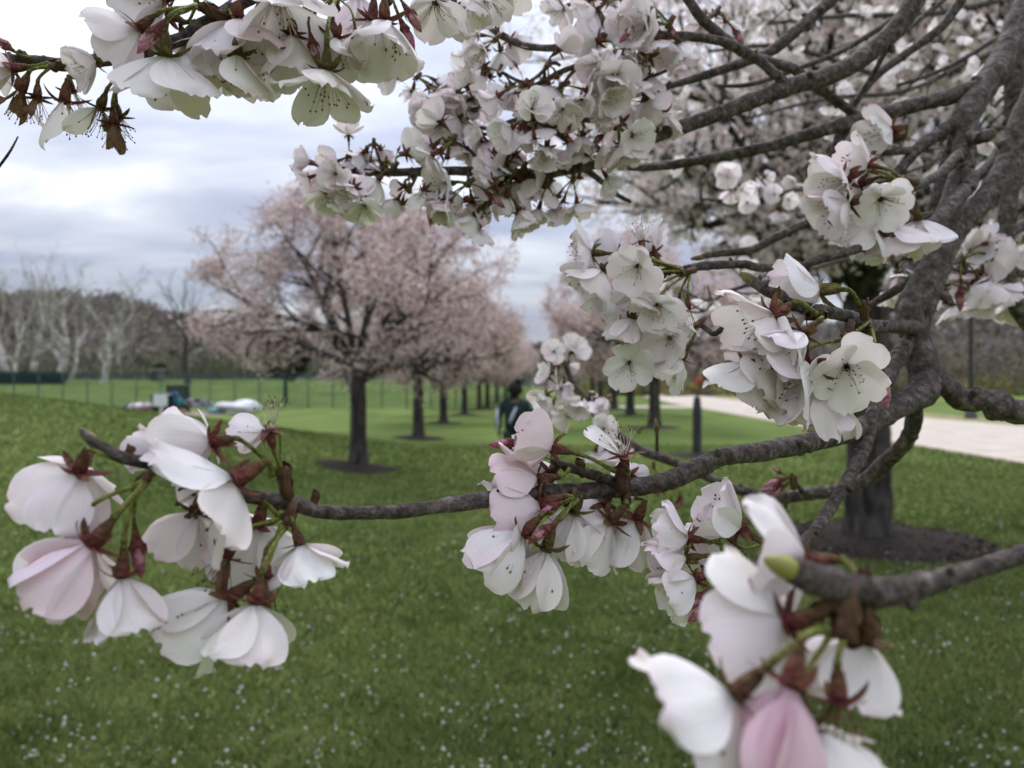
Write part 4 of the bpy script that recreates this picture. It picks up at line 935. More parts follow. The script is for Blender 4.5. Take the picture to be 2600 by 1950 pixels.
def b(px, py, d, axis, sp, L, op=.7, *a, **k): return blossom(T, px, py, d, axis, sp, L * 1.2, op * .78, *a, **k)
b(350, 73, .258, (-.8, .55, -.1), (502, 16, .262), 108, .8, .05); b(420, 146, .255, (-.05, 1, -.15), (480, 20, .262), 138, .66, .02, cal=3)
b(475, 117, .275, (.25, .95, -.2), (496, 54, .268), 100, .5, .0, cal=3); b(426, 36, .27, (-.9, -.4, 0), (500, 12, .265), 92, .8, 0, petals=0, cal=0)
b(416, -8, .272, (-.95, .28, 0), (500, 5, .268), 118, .6, .25); b(241, 155, .26, (-.6, .35, .45), (300, 175, .266), 70, .8, 0); b(30, 174, .262, (-1, .15, .1), (122, 160, .262), 90, .8, .15, old=True)
b(52, 233, .258, (-.4, .95, 0), (124, 168, .262), 100, .55, 0, petals=3, old=True, wither=.3); b(95, 252, .26, (.05, 1, .1), (127, 170, .262), 85, .6, 0, petals=1, old=True, wither=1, cal=4)
b(163, 262, .262, (-.1, 1, .05), (203, 196, .268), 112, .35, 0, petals=1, cal=0); b(184, 236, .268, (.2, .95, -.1), (206, 192, .268), 82, .6, 0, petals=0, cal=0)
b(254, 277, .258, (-.25, 1, .15), (304, 195, .266), 92, .6, 0, petals=2, old=True, wither=.5, cal=2); b(290, 318, .258, (.1, 1, .05), (308, 196, .266), 88, .6, 0, petals=1, old=True, wither=1, cal=4); b(303, 300, .266, (.2, 1, 0), (312, 196, .268), 80, .5, 0, petals=0, old=True, cal=2)
b(606, 52, .268, (.15, 1, 0), (640, -20, .272), 132, .75, .12); b(588, 82, .275, (-.4, .9, -.1), (600, 10, .272), 135, .62, .03); b(602, 144, .262, (.05, 1, .1), (585, 25, .268), 108, .4, 0, petals=2, cal=3)
b(705, -5, .262, (.15, .95, .15), (770, -40, .27), 138, .85, .03); b(742, 92, .27, (0, 1, -.1), (800, -10, .28), 115, .55, 0); b(829, 182, .262, (0, 1, .04), (850, 0, .283), 118, .92, 0, cal=3)
b(852, 100, .272, (.15, 1, 0), (852, 0, .284), 98, .5, 0, petals=4, old=True); b(904, 98, .268, (.1, 1, 0), (862, -5, .284), 62, .15, .1); b(977, 57, .268, (.02, 1, .02), (985, -20, .295), 122, .68, 0); b(945, 54, .284, (-.1, 1, -.1), (980, -20, .295), 112, .7, 0)
b(910, -8, .31, (0, 1, -.3), (900, -60, .30), 105, .6, .3); b(660, 120, .285, (.2, .95, -.1), (660, -5, .28), 105, .6, .05); b(530, 110, .285, (-.1, 1, -.2), (550, 30, .275), 110, .6, .05); b(790, 40, .285, (.3, .9, -.2), (800, -15, .285), 110, .6, .2)
b(1105, 8, .335, (.1, .9, .5), (1090, -40, .33), 78, .9, 0, old=True); b(1180, -5, .36, (.1, 1, 0), (1190, -50, .35), 72, .7, 0); b(1235, -12, .37, (.2, 1, .2), (1240, -50, .36), 72, .8, 0); b(1296, -32, .39, (.1, 1, .1), (1300, -60, .38), 62, .8, .1); b(1150, 20, .35, (-.2, 1, -.1), (1160, -40, .34), 66, .5, 0)
for bs, tp_, d_, sp_2, k_ in (((402, 72), (348, 136), .248, (498, 10, .262), 0), ((792, 103), (808, 165), .265, (840, -5, .283), 2), ((1034, 25), (1070, 82), .27, (1010, -30, .298), 2), ((1024, 66), (1052, 130), .272, (1005, -30, .297), 1), ((24, 122), (-20, 92), .265, (70, 145, .267), 2)): bud(T, bs, tp_, d_, sp_2, k_)

# ---- the grey limb beside the trunk: forked wood, the long low branch, and the clusters on it
G = thing('cherry_limb', P(2640, -40, .62), 'gnarled grey cherry limb forking into the long low branch that crosses the lawn', 'branch', 'blossoming branches')
wood(G, 'limb', [(2650, -60, .62, 60), (2600, 23, .60, 62), (2549, 149, .58, 64), (2459, 280, .55, 66), (2449, 362, .54, 58), (2444, 429, .53, 56), (2409, 542, .52, 60), (2385, 633, .51, 64), (2346, 723, .50, 68), (2318, 765, .495, 72), (2311, 804, .49, 70), (2326, 869, .485, 72), (2345, 934, .48, 78), (2352, 985, .475, 80), (2330, 1010, .465, 66)], 1.6, 18, .16)
wood(G, 'low_branch', [(2352, 972, .475, 76), (2340, 1000, .465, 70), (2275, 1035, .45, 58), (2200, 1082, .43, 54), (2104, 1111, .41, 52), (2030, 1128, .395, 50), (1939, 1146, .375, 50), (1834, 1160, .355, 48), (1763, 1193, .342, 50), (1693, 1222, .33, 48), (1587, 1240, .312, 46), (1434, 1249, .292, 44), (1352, 1256, .284, 44), (1234, 1269, .272, 42), (1105, 1287, .26, 38), (1011, 1299, .25, 37), (882, 1303, .238, 36), (799, 1296, .230, 38), (752, 1280, .226, 40), (658, 1264, .218, 40), (600, 1252, .214, 42), (540, 1222, .210, 34), (458, 1193, .205, 34), (388, 1175, .202, 34), (317, 1164, .199, 33), (253, 1134, .197, 32), (222, 1108, .196, 24), (205, 1092, .196, 8)], 1.3, 16, .11)
wood(G, 'stub', [(2350, 985, .475, 78), (2379, 969, .475, 62), (2406, 977, .475, 54), (2427, 1006, .475, 56), (2451, 1018, .475, 52), (2497, 1015, .472, 50), (2518, 1022, .472, 58), (2532, 1030, .472, 84), (2545, 1036, .472, 66), (2560, 1040, .472, 58), (2580, 1046, .47, 62), (2640, 1048, .47, 58)], 1.4, 16, .15)
wood(G, 'side_limb', [(2700, 100, .60, 60), (2600, 294, .57, 60), (2564, 404, .56, 60), (2514, 491, .55, 58), (2451, 554, .54, 58), (2404, 617, .53, 60), (2388, 670, .525, 60), (2366, 730, .515, 54), (2345, 800, .505, 46), (2338, 860, .50, 36)], 1.2, 16, .15)
wood(G, 'rear_limb', [(2445, 310, .58, 40), (2404, 419, .60, 38), (2389, 482, .60, 38), (2364, 560, .60, 38), (2342, 639, .59, 38), (2310, 689, .58, 34), (2330, 760, .55, 30)], .8)
wood(G, 'upper_bough', [(2475, 226, .56, 50), (2400, 248, .56, 40), (2323, 267, .56, 38), (2188, 303, .555, 38), (2075, 335, .55, 32), (1939, 375, .55, 28), (1826, 398, .55, 26), (1690, 420, .55, 22), (1600, 424, .55, 18), (1545, 408, .55, 15)], .9)
wood(G, 'twig', [(2188, 303, .555, 34), (2140, 335, .56, 30), (2122, 380, .56, 26), (2100, 429, .56, 18)], .6)
wood(G, 'twig', [(2441, 300, .545, 34), (2357, 357, .54, 32), (2323, 385, .535, 30), (2279, 438, .53, 24), (2262, 460, .53, 14)], 1)
wood(G, 'twig', [(2330, 378, .535, 20), (2290, 384, .53, 18), (2250, 388, .53, 16), (2213, 388, .53, 10)], 1)
wood(G, 'twig', [(2445, 385, .53, 26), (2420, 404, .50, 24), (2390, 438, .48, 24), (2350, 462, .46, 22), (2314, 476, .445, 22), (2300, 470, .44, 18)], 1.2)
wood(G, 'twig', [(2441, 416, .525, 34), (2467, 455, .51, 36), (2455, 480, .50, 36), (2433, 500, .48, 34), (2389, 551, .46, 34), (2326, 601, .44, 30), (2288, 604, .43, 30), (2251, 593, .43, 28), (2232, 568, .43, 16)], 2.0, 14, .16)
wood(G, 'twig', [(2452, 340, .545, 26), (2480, 350, .52, 30), (2500, 345, .51, 32), (2520, 338, .51, 28)], 2, 12, .2)
wood(G, 'twig', [(2640, 250, .62, 32), (2593, 300, .61, 30), (2555, 357, .60, 30), (2508, 426, .58, 30), (2470, 455, .56, 26), (2450, 470, .54, 20)], .8)
wood(G, 'twig', [(2380, 665, .52, 28), (2304, 717, .53, 24), (2260, 745, .535, 22), (2206, 777, .54, 16)], .8)
wood(G, 'twig', [(2320, 832, .48, 38), (2304, 831, .46, 34), (2260, 828, .42, 32), (2217, 828, .38, 32), (2157, 804, .345, 32), (2066, 786, .325, 30), (2003, 771, .318, 28), (1979, 750, .315, 30), (1949, 740, .313, 28), (1913, 716, .31, 28), (1885, 698, .31, 12)], 1.8, 14, .15)
wood(G, 'twig', [(2262, 590, .60, 14), (2181, 630, .42, 22), (2067, 663, .40, 22), (2035, 679, .40, 24), (1929, 679, .395, 22), (1884, 671, .39, 21), (1790, 675, .388, 22), (1738, 683, .385, 18)], 1.6)
wood(G, 'twig', [(2181, 630, .44, 14), (2220, 600, .47, 16), (2300, 560, .52, 18), (2370, 545, .56, 20)], .6)
wood(G, 'twig', [(2290, 430, .60, 26), (2140, 520, .56, 24), (2067, 557, .55, 24), (1970, 602, .54, 22), (1908, 634, .54, 20), (1807, 646, .54, 17), (1762, 657, .54, 8)], 1.0)
wood(G, 'low_twig', [(2335, 930, .49, 44), (2321, 1015, .50, 40), (2320, 1070, .51, 40), (2298, 1124, .52, 40), (2244, 1178, .54, 40), (2200, 1216, .55, 38), (2136, 1243, .56, 36), (2054, 1254, .57, 32), (1984, 1263, .58, 32), (1916, 1254, .59, 28), (1826, 1227, .60, 24), (1794, 1209, .605, 24), (1690, 1165, .62, 24), (1633, 1145, .63, 24), (1575, 1108, .64, 20), (1538, 1060, .65, 18), (1487, 1010, .66, 16), (1456, 975, .67, 14), (1430, 917, .68, 12), (1405, 893, .68, 8)], 1.2)
wood(G, 'low_twig', [(2318, 830, .49, 40), (2300, 872, .48, 42), (2260, 945, .46, 40), (2217, 1043, .43, 34), (2200, 1124, .42, 34), (2157, 1211, .40, 32), (2092, 1314, .375, 32), (2043, 1374, .35, 32), (1960, 1420, .325, 28), (1890, 1440, .305, 26), (1868, 1436, .30, 22)], 1.4)
wood(G, 'twig', [(1635, 1242, .315, 26), (1560, 1222, .305, 26), (1500, 1204, .298, 26), (1450, 1188, .293, 24), (1400, 1170, .29, 16)], 1.5)
b = lambda *a, **k: blossom(G, *a, **k)
def leafbud(parent, a, b_, d, wpx):
    p0, p1 = P(*a, d), P(*b_, d); mb = MB(); mb.tube([p0.lerp(p1, q) for q in (0, .2, .45, .7, .9, 1)], [wpx / 2 / F * d * k for k in (.9, 1, .95, .7, .35, .06)], 10)
    return put(obj('leaf_bud', mb.mesh('leaf_bud', m_lbud)), parent)
m_lbud = mat('leaf_bud_green', (.17, .16, .04), (.07, .035, .02), scale=420, rough=.5)
leafbud(G, (240, 1124), (200, 1086), .1965, 30); leafbud(G, (1913, 716), (1878, 690), .31, 28); leafbud(G, (2242, 584), (2226, 556), .43, 27); leafbud(G, (1785, 652), (1752, 658), .54, 16); leafbud(G, (1978, 764), (1960, 790), .312, 30); leafbud(G, (1668, 1095), (1664, 1062), .62, 14); leafbud(G, (1620, 1100), (1632, 1078), .62, 12); wood(G, 'twig', [(1668, 1150, .63, 10), (1668, 1120, .625, 9), (1668, 1092, .62, 8)], .5, 8)
# cluster at the end of the low branch
spur(G, 722, 1215, .222, 84, (-.15, -1, .1)); spur(G, 735, 1310, .222, 66, (-.2, 1, .2)); spur(G, 368, 1216, .198, 54, (-.5, .6, .4)); spur(G, 330, 1150, .2, 46, (.2, -1, 0)); spur(G, 800, 1266, .23, 44, (.2, -1, .1)); spur(G, 570, 1262, .21, 56, (-.8, .3, .1))
b(200, 1198, .196, (-.42, .78, -.35), (290, 1162, .198), 168, .72, .06, cal=0); b(200, 1366, .197, (-.4, .85, -.3), (365, 1222, .197), 172, .5, .12, cal=5); b(231, 1386, .188, (-.62, .78, .05), (370, 1226, .196), 200, .26, .42, cal=0)
b(311, 1468, .19, (.02, 1, .1), (342, 1240, .198), 162, .42, .18, cal=0); b(595, 1222, .205, (-.82, .52, .25), (690, 1205, .22), 215, .78, .02, old=True, cal=0); b(540, 1122, .212, (-.92, .16, -.25), (706, 1196, .221), 150, .5, .05, cal=0)
b(682, 1090, .214, (-.2, -.95, .1), (712, 1186, .22), 130, .6, .05, petals=0, cal=0); b(672, 1100, .222, (-.95, .1, -.2), (712, 1190, .222), 92, .2, .03, petals=2, cal=0); b(418, 1140, .207, (-1, 0, -.3), (410, 1180, .203), 100, .3, .04, cal=0); b(572, 1416, .208, (-.5, .85, .2), (705, 1318, .22), 150, .5, 0, petals=1, old=True, wither=1, cal=0)
b(580, 1520, .204, (-.82, .55, .1), (715, 1335, .22), 180, .4, .02, cal=4); b(650, 1534, .2, (-.12, 1, .2), (722, 1338, .22), 165, .46, 0, old=True, wither=.2, cal=0); b(676, 1470, .21, (.1, 1, .2), (727, 1340, .221), 140, .4, 0, petals=1, wither=1, old=True, cal=0)
b(762, 1384, .218, (.28, .9, .05), (738, 1312, .222), 135, .62, .02, cal=2); b(655, 1332, .22, (-.35, .9, -.4), (712, 1312, .222), 165, .6, .1, cal=0); b(500, 1300, .215, (-.3, .9, -.2), (575, 1262, .212), 150, .55, .03)
bud(G, (346, 1372), (358, 1468), .196, (350, 1240, .198), 1)
# cluster half way along the low branch
spur(G, 1580, 1212, .30, 70, (-.1, -1, .2)); spur(G, 1475, 1185, .295, 46, (-.3, -1, .2)); spur(G, 1590, 1272, .308, 44, (0, 1, .2)); spur(G, 1455, 1262, .287, 40, (-.2, 1, .2))
b(1400, 1136, .285, (-.92, -.22, .05), (1562, 1197, .298), 132, .62, .3, cal=0); b(1364, 1216, .284, (-1, .08, 0), (1446, 1192, .29), 130, .5, .45, cal=0); b(1370, 1284, .28, (-.93, .38, .05), (1450, 1262, .286), 155, .45, .3, cal=0); b(1325, 1358, .272, (-.72, .7, .05), (1455, 1265, .286), 150, .46, .15, cal=0)
b(1386, 1398, .276, (-.3, .96, -.1), (1465, 1268, .287), 152, .36, .08, cal=3); b(1456, 1302, .29, (-.2, .96, -.3), (1475, 1262, .29), 128, .5, .03, cal=3); b(1548, 1324, .295, (-.62, .72, -.3), (1588, 1272, .307), 145, .5, .03, cal=2); b(1616, 1320, .30, (-.32, .86, -.35), (1616, 1264, .31), 135, .5, .03, cal=4)
b(1535, 1280, .312, (-.3, .6, -.6), (1580, 1262, .312), 105, .7, .03); b(1582, 1152, .293, (-.25, -.92, .25), (1592, 1206, .30), 118, .6, .05, petals=1, cal=1); b(1395, 1200, .295, (-.5, .4, -.6), (1440, 1200, .295), 100, .6, .1); b(1600, 1205, .325, (.1, .3, -.8), (1595, 1215, .31), 70, .6, .1)
bud(G, (1305, 1124), (1240, 1130), .29, (1445, 1185, .294), 1); bud(G, (1318, 1150), (1276, 1148), .292, (1446, 1188, .294), 1); bud(G, (1398, 1338), (1340, 1380), .268, (1455, 1266, .286), 2); bud(G, (1415, 1282), (1366, 1308), .274, (1458, 1264, .286), 0)
# cluster on the twig that dips behind the near branch
spur(G, 1862, 1436, .298, 62, (-.8, .2, .2))
b(1876, 1340, .288, (-.82, -.52, .05), (1950, 1392, .31), 138, .42, .06, cal=0); b(1745, 1367, .283, (-.92, -.12, .05), (1862, 1396, .296), 112, .62, .1, cal=0); b(1740, 1418, .28, (-1, .12, .05), (1864, 1404, .296), 112, .42, .06, cal=3); b(1764, 1472, .276, (-.9, .46, .05), (1866, 1420, .296), 120, .42, .03, cal=0); b(1792, 1450, .292, (-.1, -.4, -.8), (1850, 1436, .297), 70, .7, .03); b(1840, 1350, .30, (-.6, -.7, -.3), (1930, 1385, .31), 100, .5, .1)
bud(G, (1786, 1510), (1732, 1553), .274, (1855, 1440, .296), 1); bud(G, (1800, 1536), (1746, 1580), .272, (1858, 1445, .296), 1); bud(G, (1846, 1492), (1814, 1524), .275, (1862, 1445, .297), 0); bud(G, (1880, 1420), (1862, 1455), .278, (1885, 1400, .30), 1)
# the full white cluster by the trunk
for q in ((2193, 782, .335, 52, (-.2, -1, .3)), (2087, 796, .318, 42, (0, .3, 1)), (2211, 836, .36, 42, (.1, .8, .5)), (2152, 846, .338, 58, (-.3, .9, .2)), (1978, 762, .312, 40, (-.2, 1, .2)), (1972, 745, .312, 36, (0, -1, .2))): spur(G, *q)
b(2080, 738, .325, (-.97, .04, -.15), (2186, 776, .335), 135, .36, .04, cal=5); b(1962, 808, .308, (-.78, .58, .2), (2080, 800, .318), 158, .66, .04, cal=0); b(2046, 802, .325, (-.95, -.12, -.25), (2086, 792, .32), 108, .5, .04, cal=0); b(2036, 848, .30, (-.78, .6, .1), (2086, 806, .316), 125, .5, .0, cal=2)
b(2056, 934, .304, (-.85, .48, 0), (2150, 850, .336), 165, .6, .05, cal=0); b(1905, 925, .314, (-.35, .9, -.2), (2000, 790, .318), 125, .6, .04); b(2150, 932, .304, (-.22, .42, .85), (2205, 815, .36), 118, .72, .03, cal=0, roll=.9); b(2078, 985, .312, (-.5, .85, -.1), (2150, 855, .338), 140, .6, .16); b(2120, 1010, .318, (-.1, 1, -.15), (2190, 850, .35), 112, .5, .12); b(1985, 905, .318, (-.6, .75, 0), (2086, 812, .32), 150, .6, .06); b(2012, 955, .322, (-.4, .9, -.2), (2140, 860, .338), 130, .55, .1)
bud(G, (2237, 950), (2252, 1040), .318, (2213, 832, .362), 0)
# cluster beyond it on the thin twig
for q in ((1742, 690, .383, 44, (-.9, .2, .2)), (1774, 822, .40, 40, (-.5, .5, .3)), (1690, 690, .382, 46, (-.9, .4, 0))): spur(G, *q)
wood(G, 'twig', [(1870, 800, .36, 10), (1818, 846, .39, 14), (1795, 836, .40, 14), (1774, 822, .40, 12)], .5)
wood(G, 'twig', [(2003, 771, .318, 14), (1930, 795, .34, 14), (1870, 805, .365, 14), (1818, 846, .392, 12)], .5)
b(1502, 642, .378, (-.88, -.05, -.1), (1732, 682, .384), 96, .8, .06, cal=3); b(1530, 688, .375, (-.72, .65, -.1), (1734, 684, .384), 105, .66, .04); b(1620, 676, .36, (-.35, .45, .8), (1735, 684, .384), 82, .75, .08); b(1629, 610, .38, (-.15, -.92, .2), (1733, 680, .384), 82, .6, .1, petals=1, cal=0); b(1628, 742, .372, (-.5, .82, .1), (1736, 686, .384), 86, .6, .02)
b(1604, 810, .376, (-.3, .95, .05), (1738, 690, .384), 82, .62, .0); b(1672, 775, .368, (-.2, .55, .75), (1745, 694, .384), 80, .7, .0); b(1747, 786, .375, (0, 1, .05), (1750, 698, .384), 78, .5, .0, petals=0, old=True, cal=0); b(1720, 790, .388, (-.1, 1, -.2), (1748, 696, .385), 82, .55, .04); b(1598, 922, .38, (-.2, .5, .75), (1766, 826, .4), 74, .85, .0)
b(1700, 858, .378, (-.5, .35, .7), (1768, 826, .4), 84, .75, .0); b(1728, 912, .382, (-.5, .85, 0), (1774, 830, .4), 90, .5, .0, cal=2); b(1570, 650, .40, (-.6, -.3, -.5), (1730, 680, .386), 80, .7, .12); b(1560, 760, .39, (-.7, .7, 0), (1736, 686, .385), 86, .6, .02); b(1660, 640, .40, (-.3, -.6, -.4), (1735, 680, .386), 70, .6, .1)
# cluster under the limb crook, by the curled twig
for q in ((2300, 460, .438, 56, (-.8, 0, .2)), (2304, 480, .438, 40, (-.6, .6, .3)), (2270, 350, .535, 44, (-.9, .2, 0))): spur(G, *q)
b(2200, 420, .425, (-.97, -.12, .1), (2290, 452, .436), 92, .6, .04, cal=0); b(2147, 450, .42, (-.95, .3, .1), (2290, 460, .436), 106, .6, .03, cal=0); b(2154, 517, .415, (-.85, .52, 0), (2292, 470, .436), 104, .6, .06, cal=2); b(2238, 505, .418, (-.1, .45, .85), (2300, 478, .437), 86, .8, .02, old=True); b(2200, 562, .43, (-.5, .86, -.1), (2298, 482, .437), 112, .65, .12); b(2262, 572, .435, (.1, .95, -.1), (2304, 486, .437), 122, .72, .14); b(2262, 330, .53, (-.95, .25, 0), (2300, 355, .535), 96, .5, .05, cal=0); b(2180, 470, .435, (-.8, .3, -.3), (2290, 468, .437), 100, .6, .08); b(2330, 560, .44, (.2, .9, -.2), (2310, 486, .438), 100, .6, .1)
# loose clusters made from one rule: a spur, a short twig and flowers leaning out from it
rc = random.Random(19)
def cluster(parent, px, py, d, n, L, mean=(0, .7, 0), spread=.75, pinks=.08, bare=.14, buds=.12, link=None, size=None):
    sp_w = P(px, py, d); spur(parent, px, py, d, size or L * .5, tuple(a + rc.uniform(-.3, .3) for a in mean))
    if link: wood(parent, 'twig', [(link[0], link[1], link[2], max(7, L * .16)), ((link[0] + px) / 2 + rc.uniform(-6, 6), (link[1] + py) / 2 + rc.uniform(-6, 6), (link[2] + d) / 2, L * .15), (px, py, d, L * .14)], .6, 10)
    for k in range(n):
        a = Vector(mean) * 1.0 + Vector((rc.gauss(0, spread), rc.gauss(0, spread), rc.gauss(0, spread))); a.normalize()
        ln = L * rc.uniform(.75, 1.35); qx, qy, qd = px + a.x * ln, py + a.y * ln, d - a.z * ln / F * d
        ax = (a.x, a.y + .25, a.z); r = rc.random()
        if r < buds: bud(parent, (qx, qy), (qx + ax[0] * L * .75, qy + ax[1] * L * .75), qd, sp_w, rc.choice([0, 1, 2]))
        elif r < buds + bare: blossom(parent, qx, qy, qd, ax, sp_w, L * .95, .6, .05, petals=rc.choice([0, 0, 1, 2]), old=rc.random() < .5)
        else: blossom(parent, qx, qy, qd, ax, sp_w, L * rc.uniform(.88, 1.1), rc.uniform(.4, .9), max(0, pinks + rc.gauss(0, .06)))
for px, py, d, n, L, lk in ((1440, 925, .68, 5, 44, None), (1420, 990, .66, 4, 44, (1480, 1005, .66)), (1500, 1000, .65, 4, 44, (1500, 1022, .655)), (1480, 1040, .64, 3, 42, (1530, 1052, .65)), (1530, 1105, .63, 6, 44, (1572, 1108, .64)), (1545, 1010, .66, 3, 40, (1515, 1035, .655)), (1410, 905, .68, 3, 38, None)):
    cluster(G, px, py, d, n, L, (-.3, .25, .2), .75, .05, .15, .15, lk)
for px, py, d, n, L, lk in ((2015, 1222, .56, 4, 44, (2040, 1252, .57)),):
    spur(G, px, py, d, 36, (0, -1, 0)); wood(G, 'twig', [(lk[0], lk[1], lk[2], 14), (2028, 1236, .565, 12), (px, py, d, 10)], .5, 10)
    for a_, b_ in (((1985, 1218), (1938, 1236)), ((1990, 1235), (1958, 1262)), ((1982, 1200), (1960, 1188)), ((1975, 1235), (1930, 1246))): bud(G, a_, b_, d, (px, py, d), 0)
for sx_, sy_ in ((1712, 1232), (1995, 1290), (1660, 1190)):
    for k in range(4): q = (sx_ + rc.uniform(-26, 26), sy_ + rc.uniform(28, 50)); bud(G, q, (q[0] + rc.uniform(-6, 6), q[1] + rc.uniform(22, 30)), .59, (sx_, sy_ - 6, .59), 2)
    spur(G, sx_, sy_ - 8, .59, 18, (0, 1, 0))
for px, py, d, L, n in ((2440, 660, .62, 66, 5), (2490, 690, .64, 62, 5), (2400, 720, .63, 56, 3), (2300, 660, .60, 66, 3)): cluster(G, px, py, d, n, L, (-.1, .6, .2), .6, .1, .15, .15, (2400, 676, .6))

# ---- upper boughs sweeping in from above
U = thing('cherry_bough', P(2400, -60, .56), 'dark slender cherry boughs sweeping in from above, crowded with grey white blossoms along their tips', 'branch', 'blossoming branches')
def bough(pts, k=.9): wood(U, 'bough', pts, k)
bough([(2350, -60, .53, 52), (2323, 0, .53, 50), (2278, 68, .53, 48), (2188, 149, .525, 46), (2097, 194, .52, 46), (1998, 222, .515, 44), (1871, 271, .51, 40), (1736, 321, .505, 38), (1620, 358, .50, 38), (1545, 400, .498, 36), (1480, 420, .495, 32), (1396, 437, .49, 32), (1297, 443, .485, 28), (1172, 434, .48, 24), (998, 438, .475, 20), (899, 433, .472, 18), (824, 423, .47, 16), (785, 408, .47, 8)])
bough([(1998, 222, .515, 30), (1975, 194, .51, 26), (1907, 140, .505, 24), (1826, 104, .50, 22), (1713, 90, .495, 22), (1598, 92, .49, 24), (1554, 92, .488, 26), (1506, 100, .486, 24), (1443, 110, .484, 20), (1399, 122, .482, 17), (1335, 117, .48, 17), (1285, 98, .478, 15), (1258, 82, .477, 14), (1225, 57, .476, 6)])
bough([(1550, 95, .488, 22), (1538, 66, .487, 17), (1519, 25, .486, 11)]); bough([(1263, 86, .478, 12), (1262, 66, .478, 14), (1261, 50, .478, 5)])
bough([(1710, -70, .50, 26), (1749, 0, .50, 26), (1794, 59, .505, 26), (1894, 136, .52, 26), (2007, 172, .53, 25), (2052, 203, .54, 25), (2120, 253, .55, 25), (2183, 300, .555, 24)])
bough([(2150, -50, .58, 30), (2111, 0, .58, 30), (2043, 59, .575, 30), (1962, 127, .57, 28), (1889, 158, .565, 25), (1781, 194, .56, 22), (1690, 222, .555, 14)])
bough([(2480, -60, .62, 22), (2441, 0, .62, 22), (2391, 68, .62, 22), (2301, 136, .615, 21), (2224, 194, .61, 20), (2165, 271, .60, 18), (2145, 320, .59, 14)])
bough([(2360, -20, .64, 14), (2278, 41, .64, 14), (2142, 127, .63, 13), (2007, 181, .62, 13), (1900, 215, .61, 12), (1817, 217, .60, 8)]); bough([(2620, 30, .75, 13), (2554, 81, .75, 13), (2414, 167, .74, 12), (2278, 217, .73, 8)])
bough([(2470, -60, .62, 14), (2290, 85, .58, 14), (2255, 120, .57, 14), (2210, 200, .58, 12), (2150, 290, .60, 10)])
bough([(1545, 400, .498, 20), (1600, 424, .51, 17), (1690, 420, .55, 14)]); bough([(1480, 425, .495, 18), (1520, 455, .52, 15), (1560, 490, .55, 13), (1600, 512, .57, 10)])
cl = [(840, 440, .47, 5, 60, (830, 425, .47)), (885, 395, .47, 5, 55, (930, 436, .473)), (950, 365, .47, 5, 54, (975, 436, .474)), (930, 455, .465, 6, 66, (960, 438, .473)), (1000, 425, .46, 5, 68, (1010, 438, .475)), (1040, 480, .465, 4, 60, (1060, 437, .476)), (1150, 357, .455, 6, 70, (1222, 415, .482)), (1110, 455, .46, 4, 66, (1130, 434, .478)), (1190, 465, .46, 6, 72, (1190, 436, .48)), (1300, 440, .47, 7, 70, None), (1240, 510, .465, 5, 72, (1260, 442, .484)), (1290, 490, .47, 5, 68, (1300, 445, .485)), (1330, 425, .475, 4, 62, (1340, 440, .487)), (1390, 470, .48, 5, 64, (1400, 440, .49)), (1455, 455, .48, 4, 60, (1460, 424, .494)), (1565, 320, .475, 6, 72, (1618, 352, .50)), (1490, 395, .48, 4, 66, (1490, 415, .495)),
      (1260, 98, .47, 5, 66, None), (1345, 295, .45, 6, 72, (1425, 345, .48)), (1390, 165, .46, 5, 66, (1420, 165, .475)), (1330, 215, .46, 5, 66, (1390, 170, .47)), (1430, 215, .465, 5, 70, (1470, 170, .475)), (1570, 142, .47, 6, 74, (1612, 118, .49)), (1510, 215, .47, 5, 70, (1570, 150, .475)), (1600, 220, .475, 5, 70, (1690, 180, .50)), (1060, 195, .50, 6, 56, (1130, 250, .50)), (1085, 260, .50, 5, 56, (1130, 255, .50)), (1180, 210, .49, 6, 60, (1230, 240, .485)), (1210, 275, .485, 6, 62, (1235, 245, .485)), (1200, 330, .485, 5, 56, (1240, 330, .485)), (1130, 290, .495, 4, 56, (1180, 280, .49)), (1270, 180, .475, 5, 64, (1330, 210, .465)), (1270, 350, .47, 5, 60, (1340, 300, .455)), (1400, 330, .475, 5, 66, (1430, 350, .48)), (1470, 300, .475, 5, 66, (1560, 325, .478)), (1650, 40, .485, 6, 78, (1600, 85, .49)), (1700, 60, .48, 6, 82, (1720, 90, .495)), (1590, -5, .49, 5, 74, (1640, 40, .487)), (1690, 225, .50, 6, 76, (1690, 222, .555)), (1660, 130, .485, 4, 76, (1690, 92, .495)), (1500, -10, .50, 4, 66, (1560, 0, .49)), (1820, 30, .53, 5, 60, (1790, 55, .505)), (1480, 350, .48, 3, 60, (1500, 405, .496))]
bough([(1130, 255, .50, 10), (1235, 243, .486, 12), (1340, 225, .468, 13), (1430, 180, .474, 14), (1520, 150, .478, 16), (1612, 118, .49, 18), (1690, 95, .495, 16)], 1); bough([(1240, 330, .485, 10), (1345, 300, .456, 12), (1430, 350, .48, 14), (1500, 405, .496, 16)], 1)
for px, py, d, n, L, lk in cl: cluster(U, px, py, d, n, L * .88, (-.3, .5, -.12), .72, .05, .20, .12, lk)

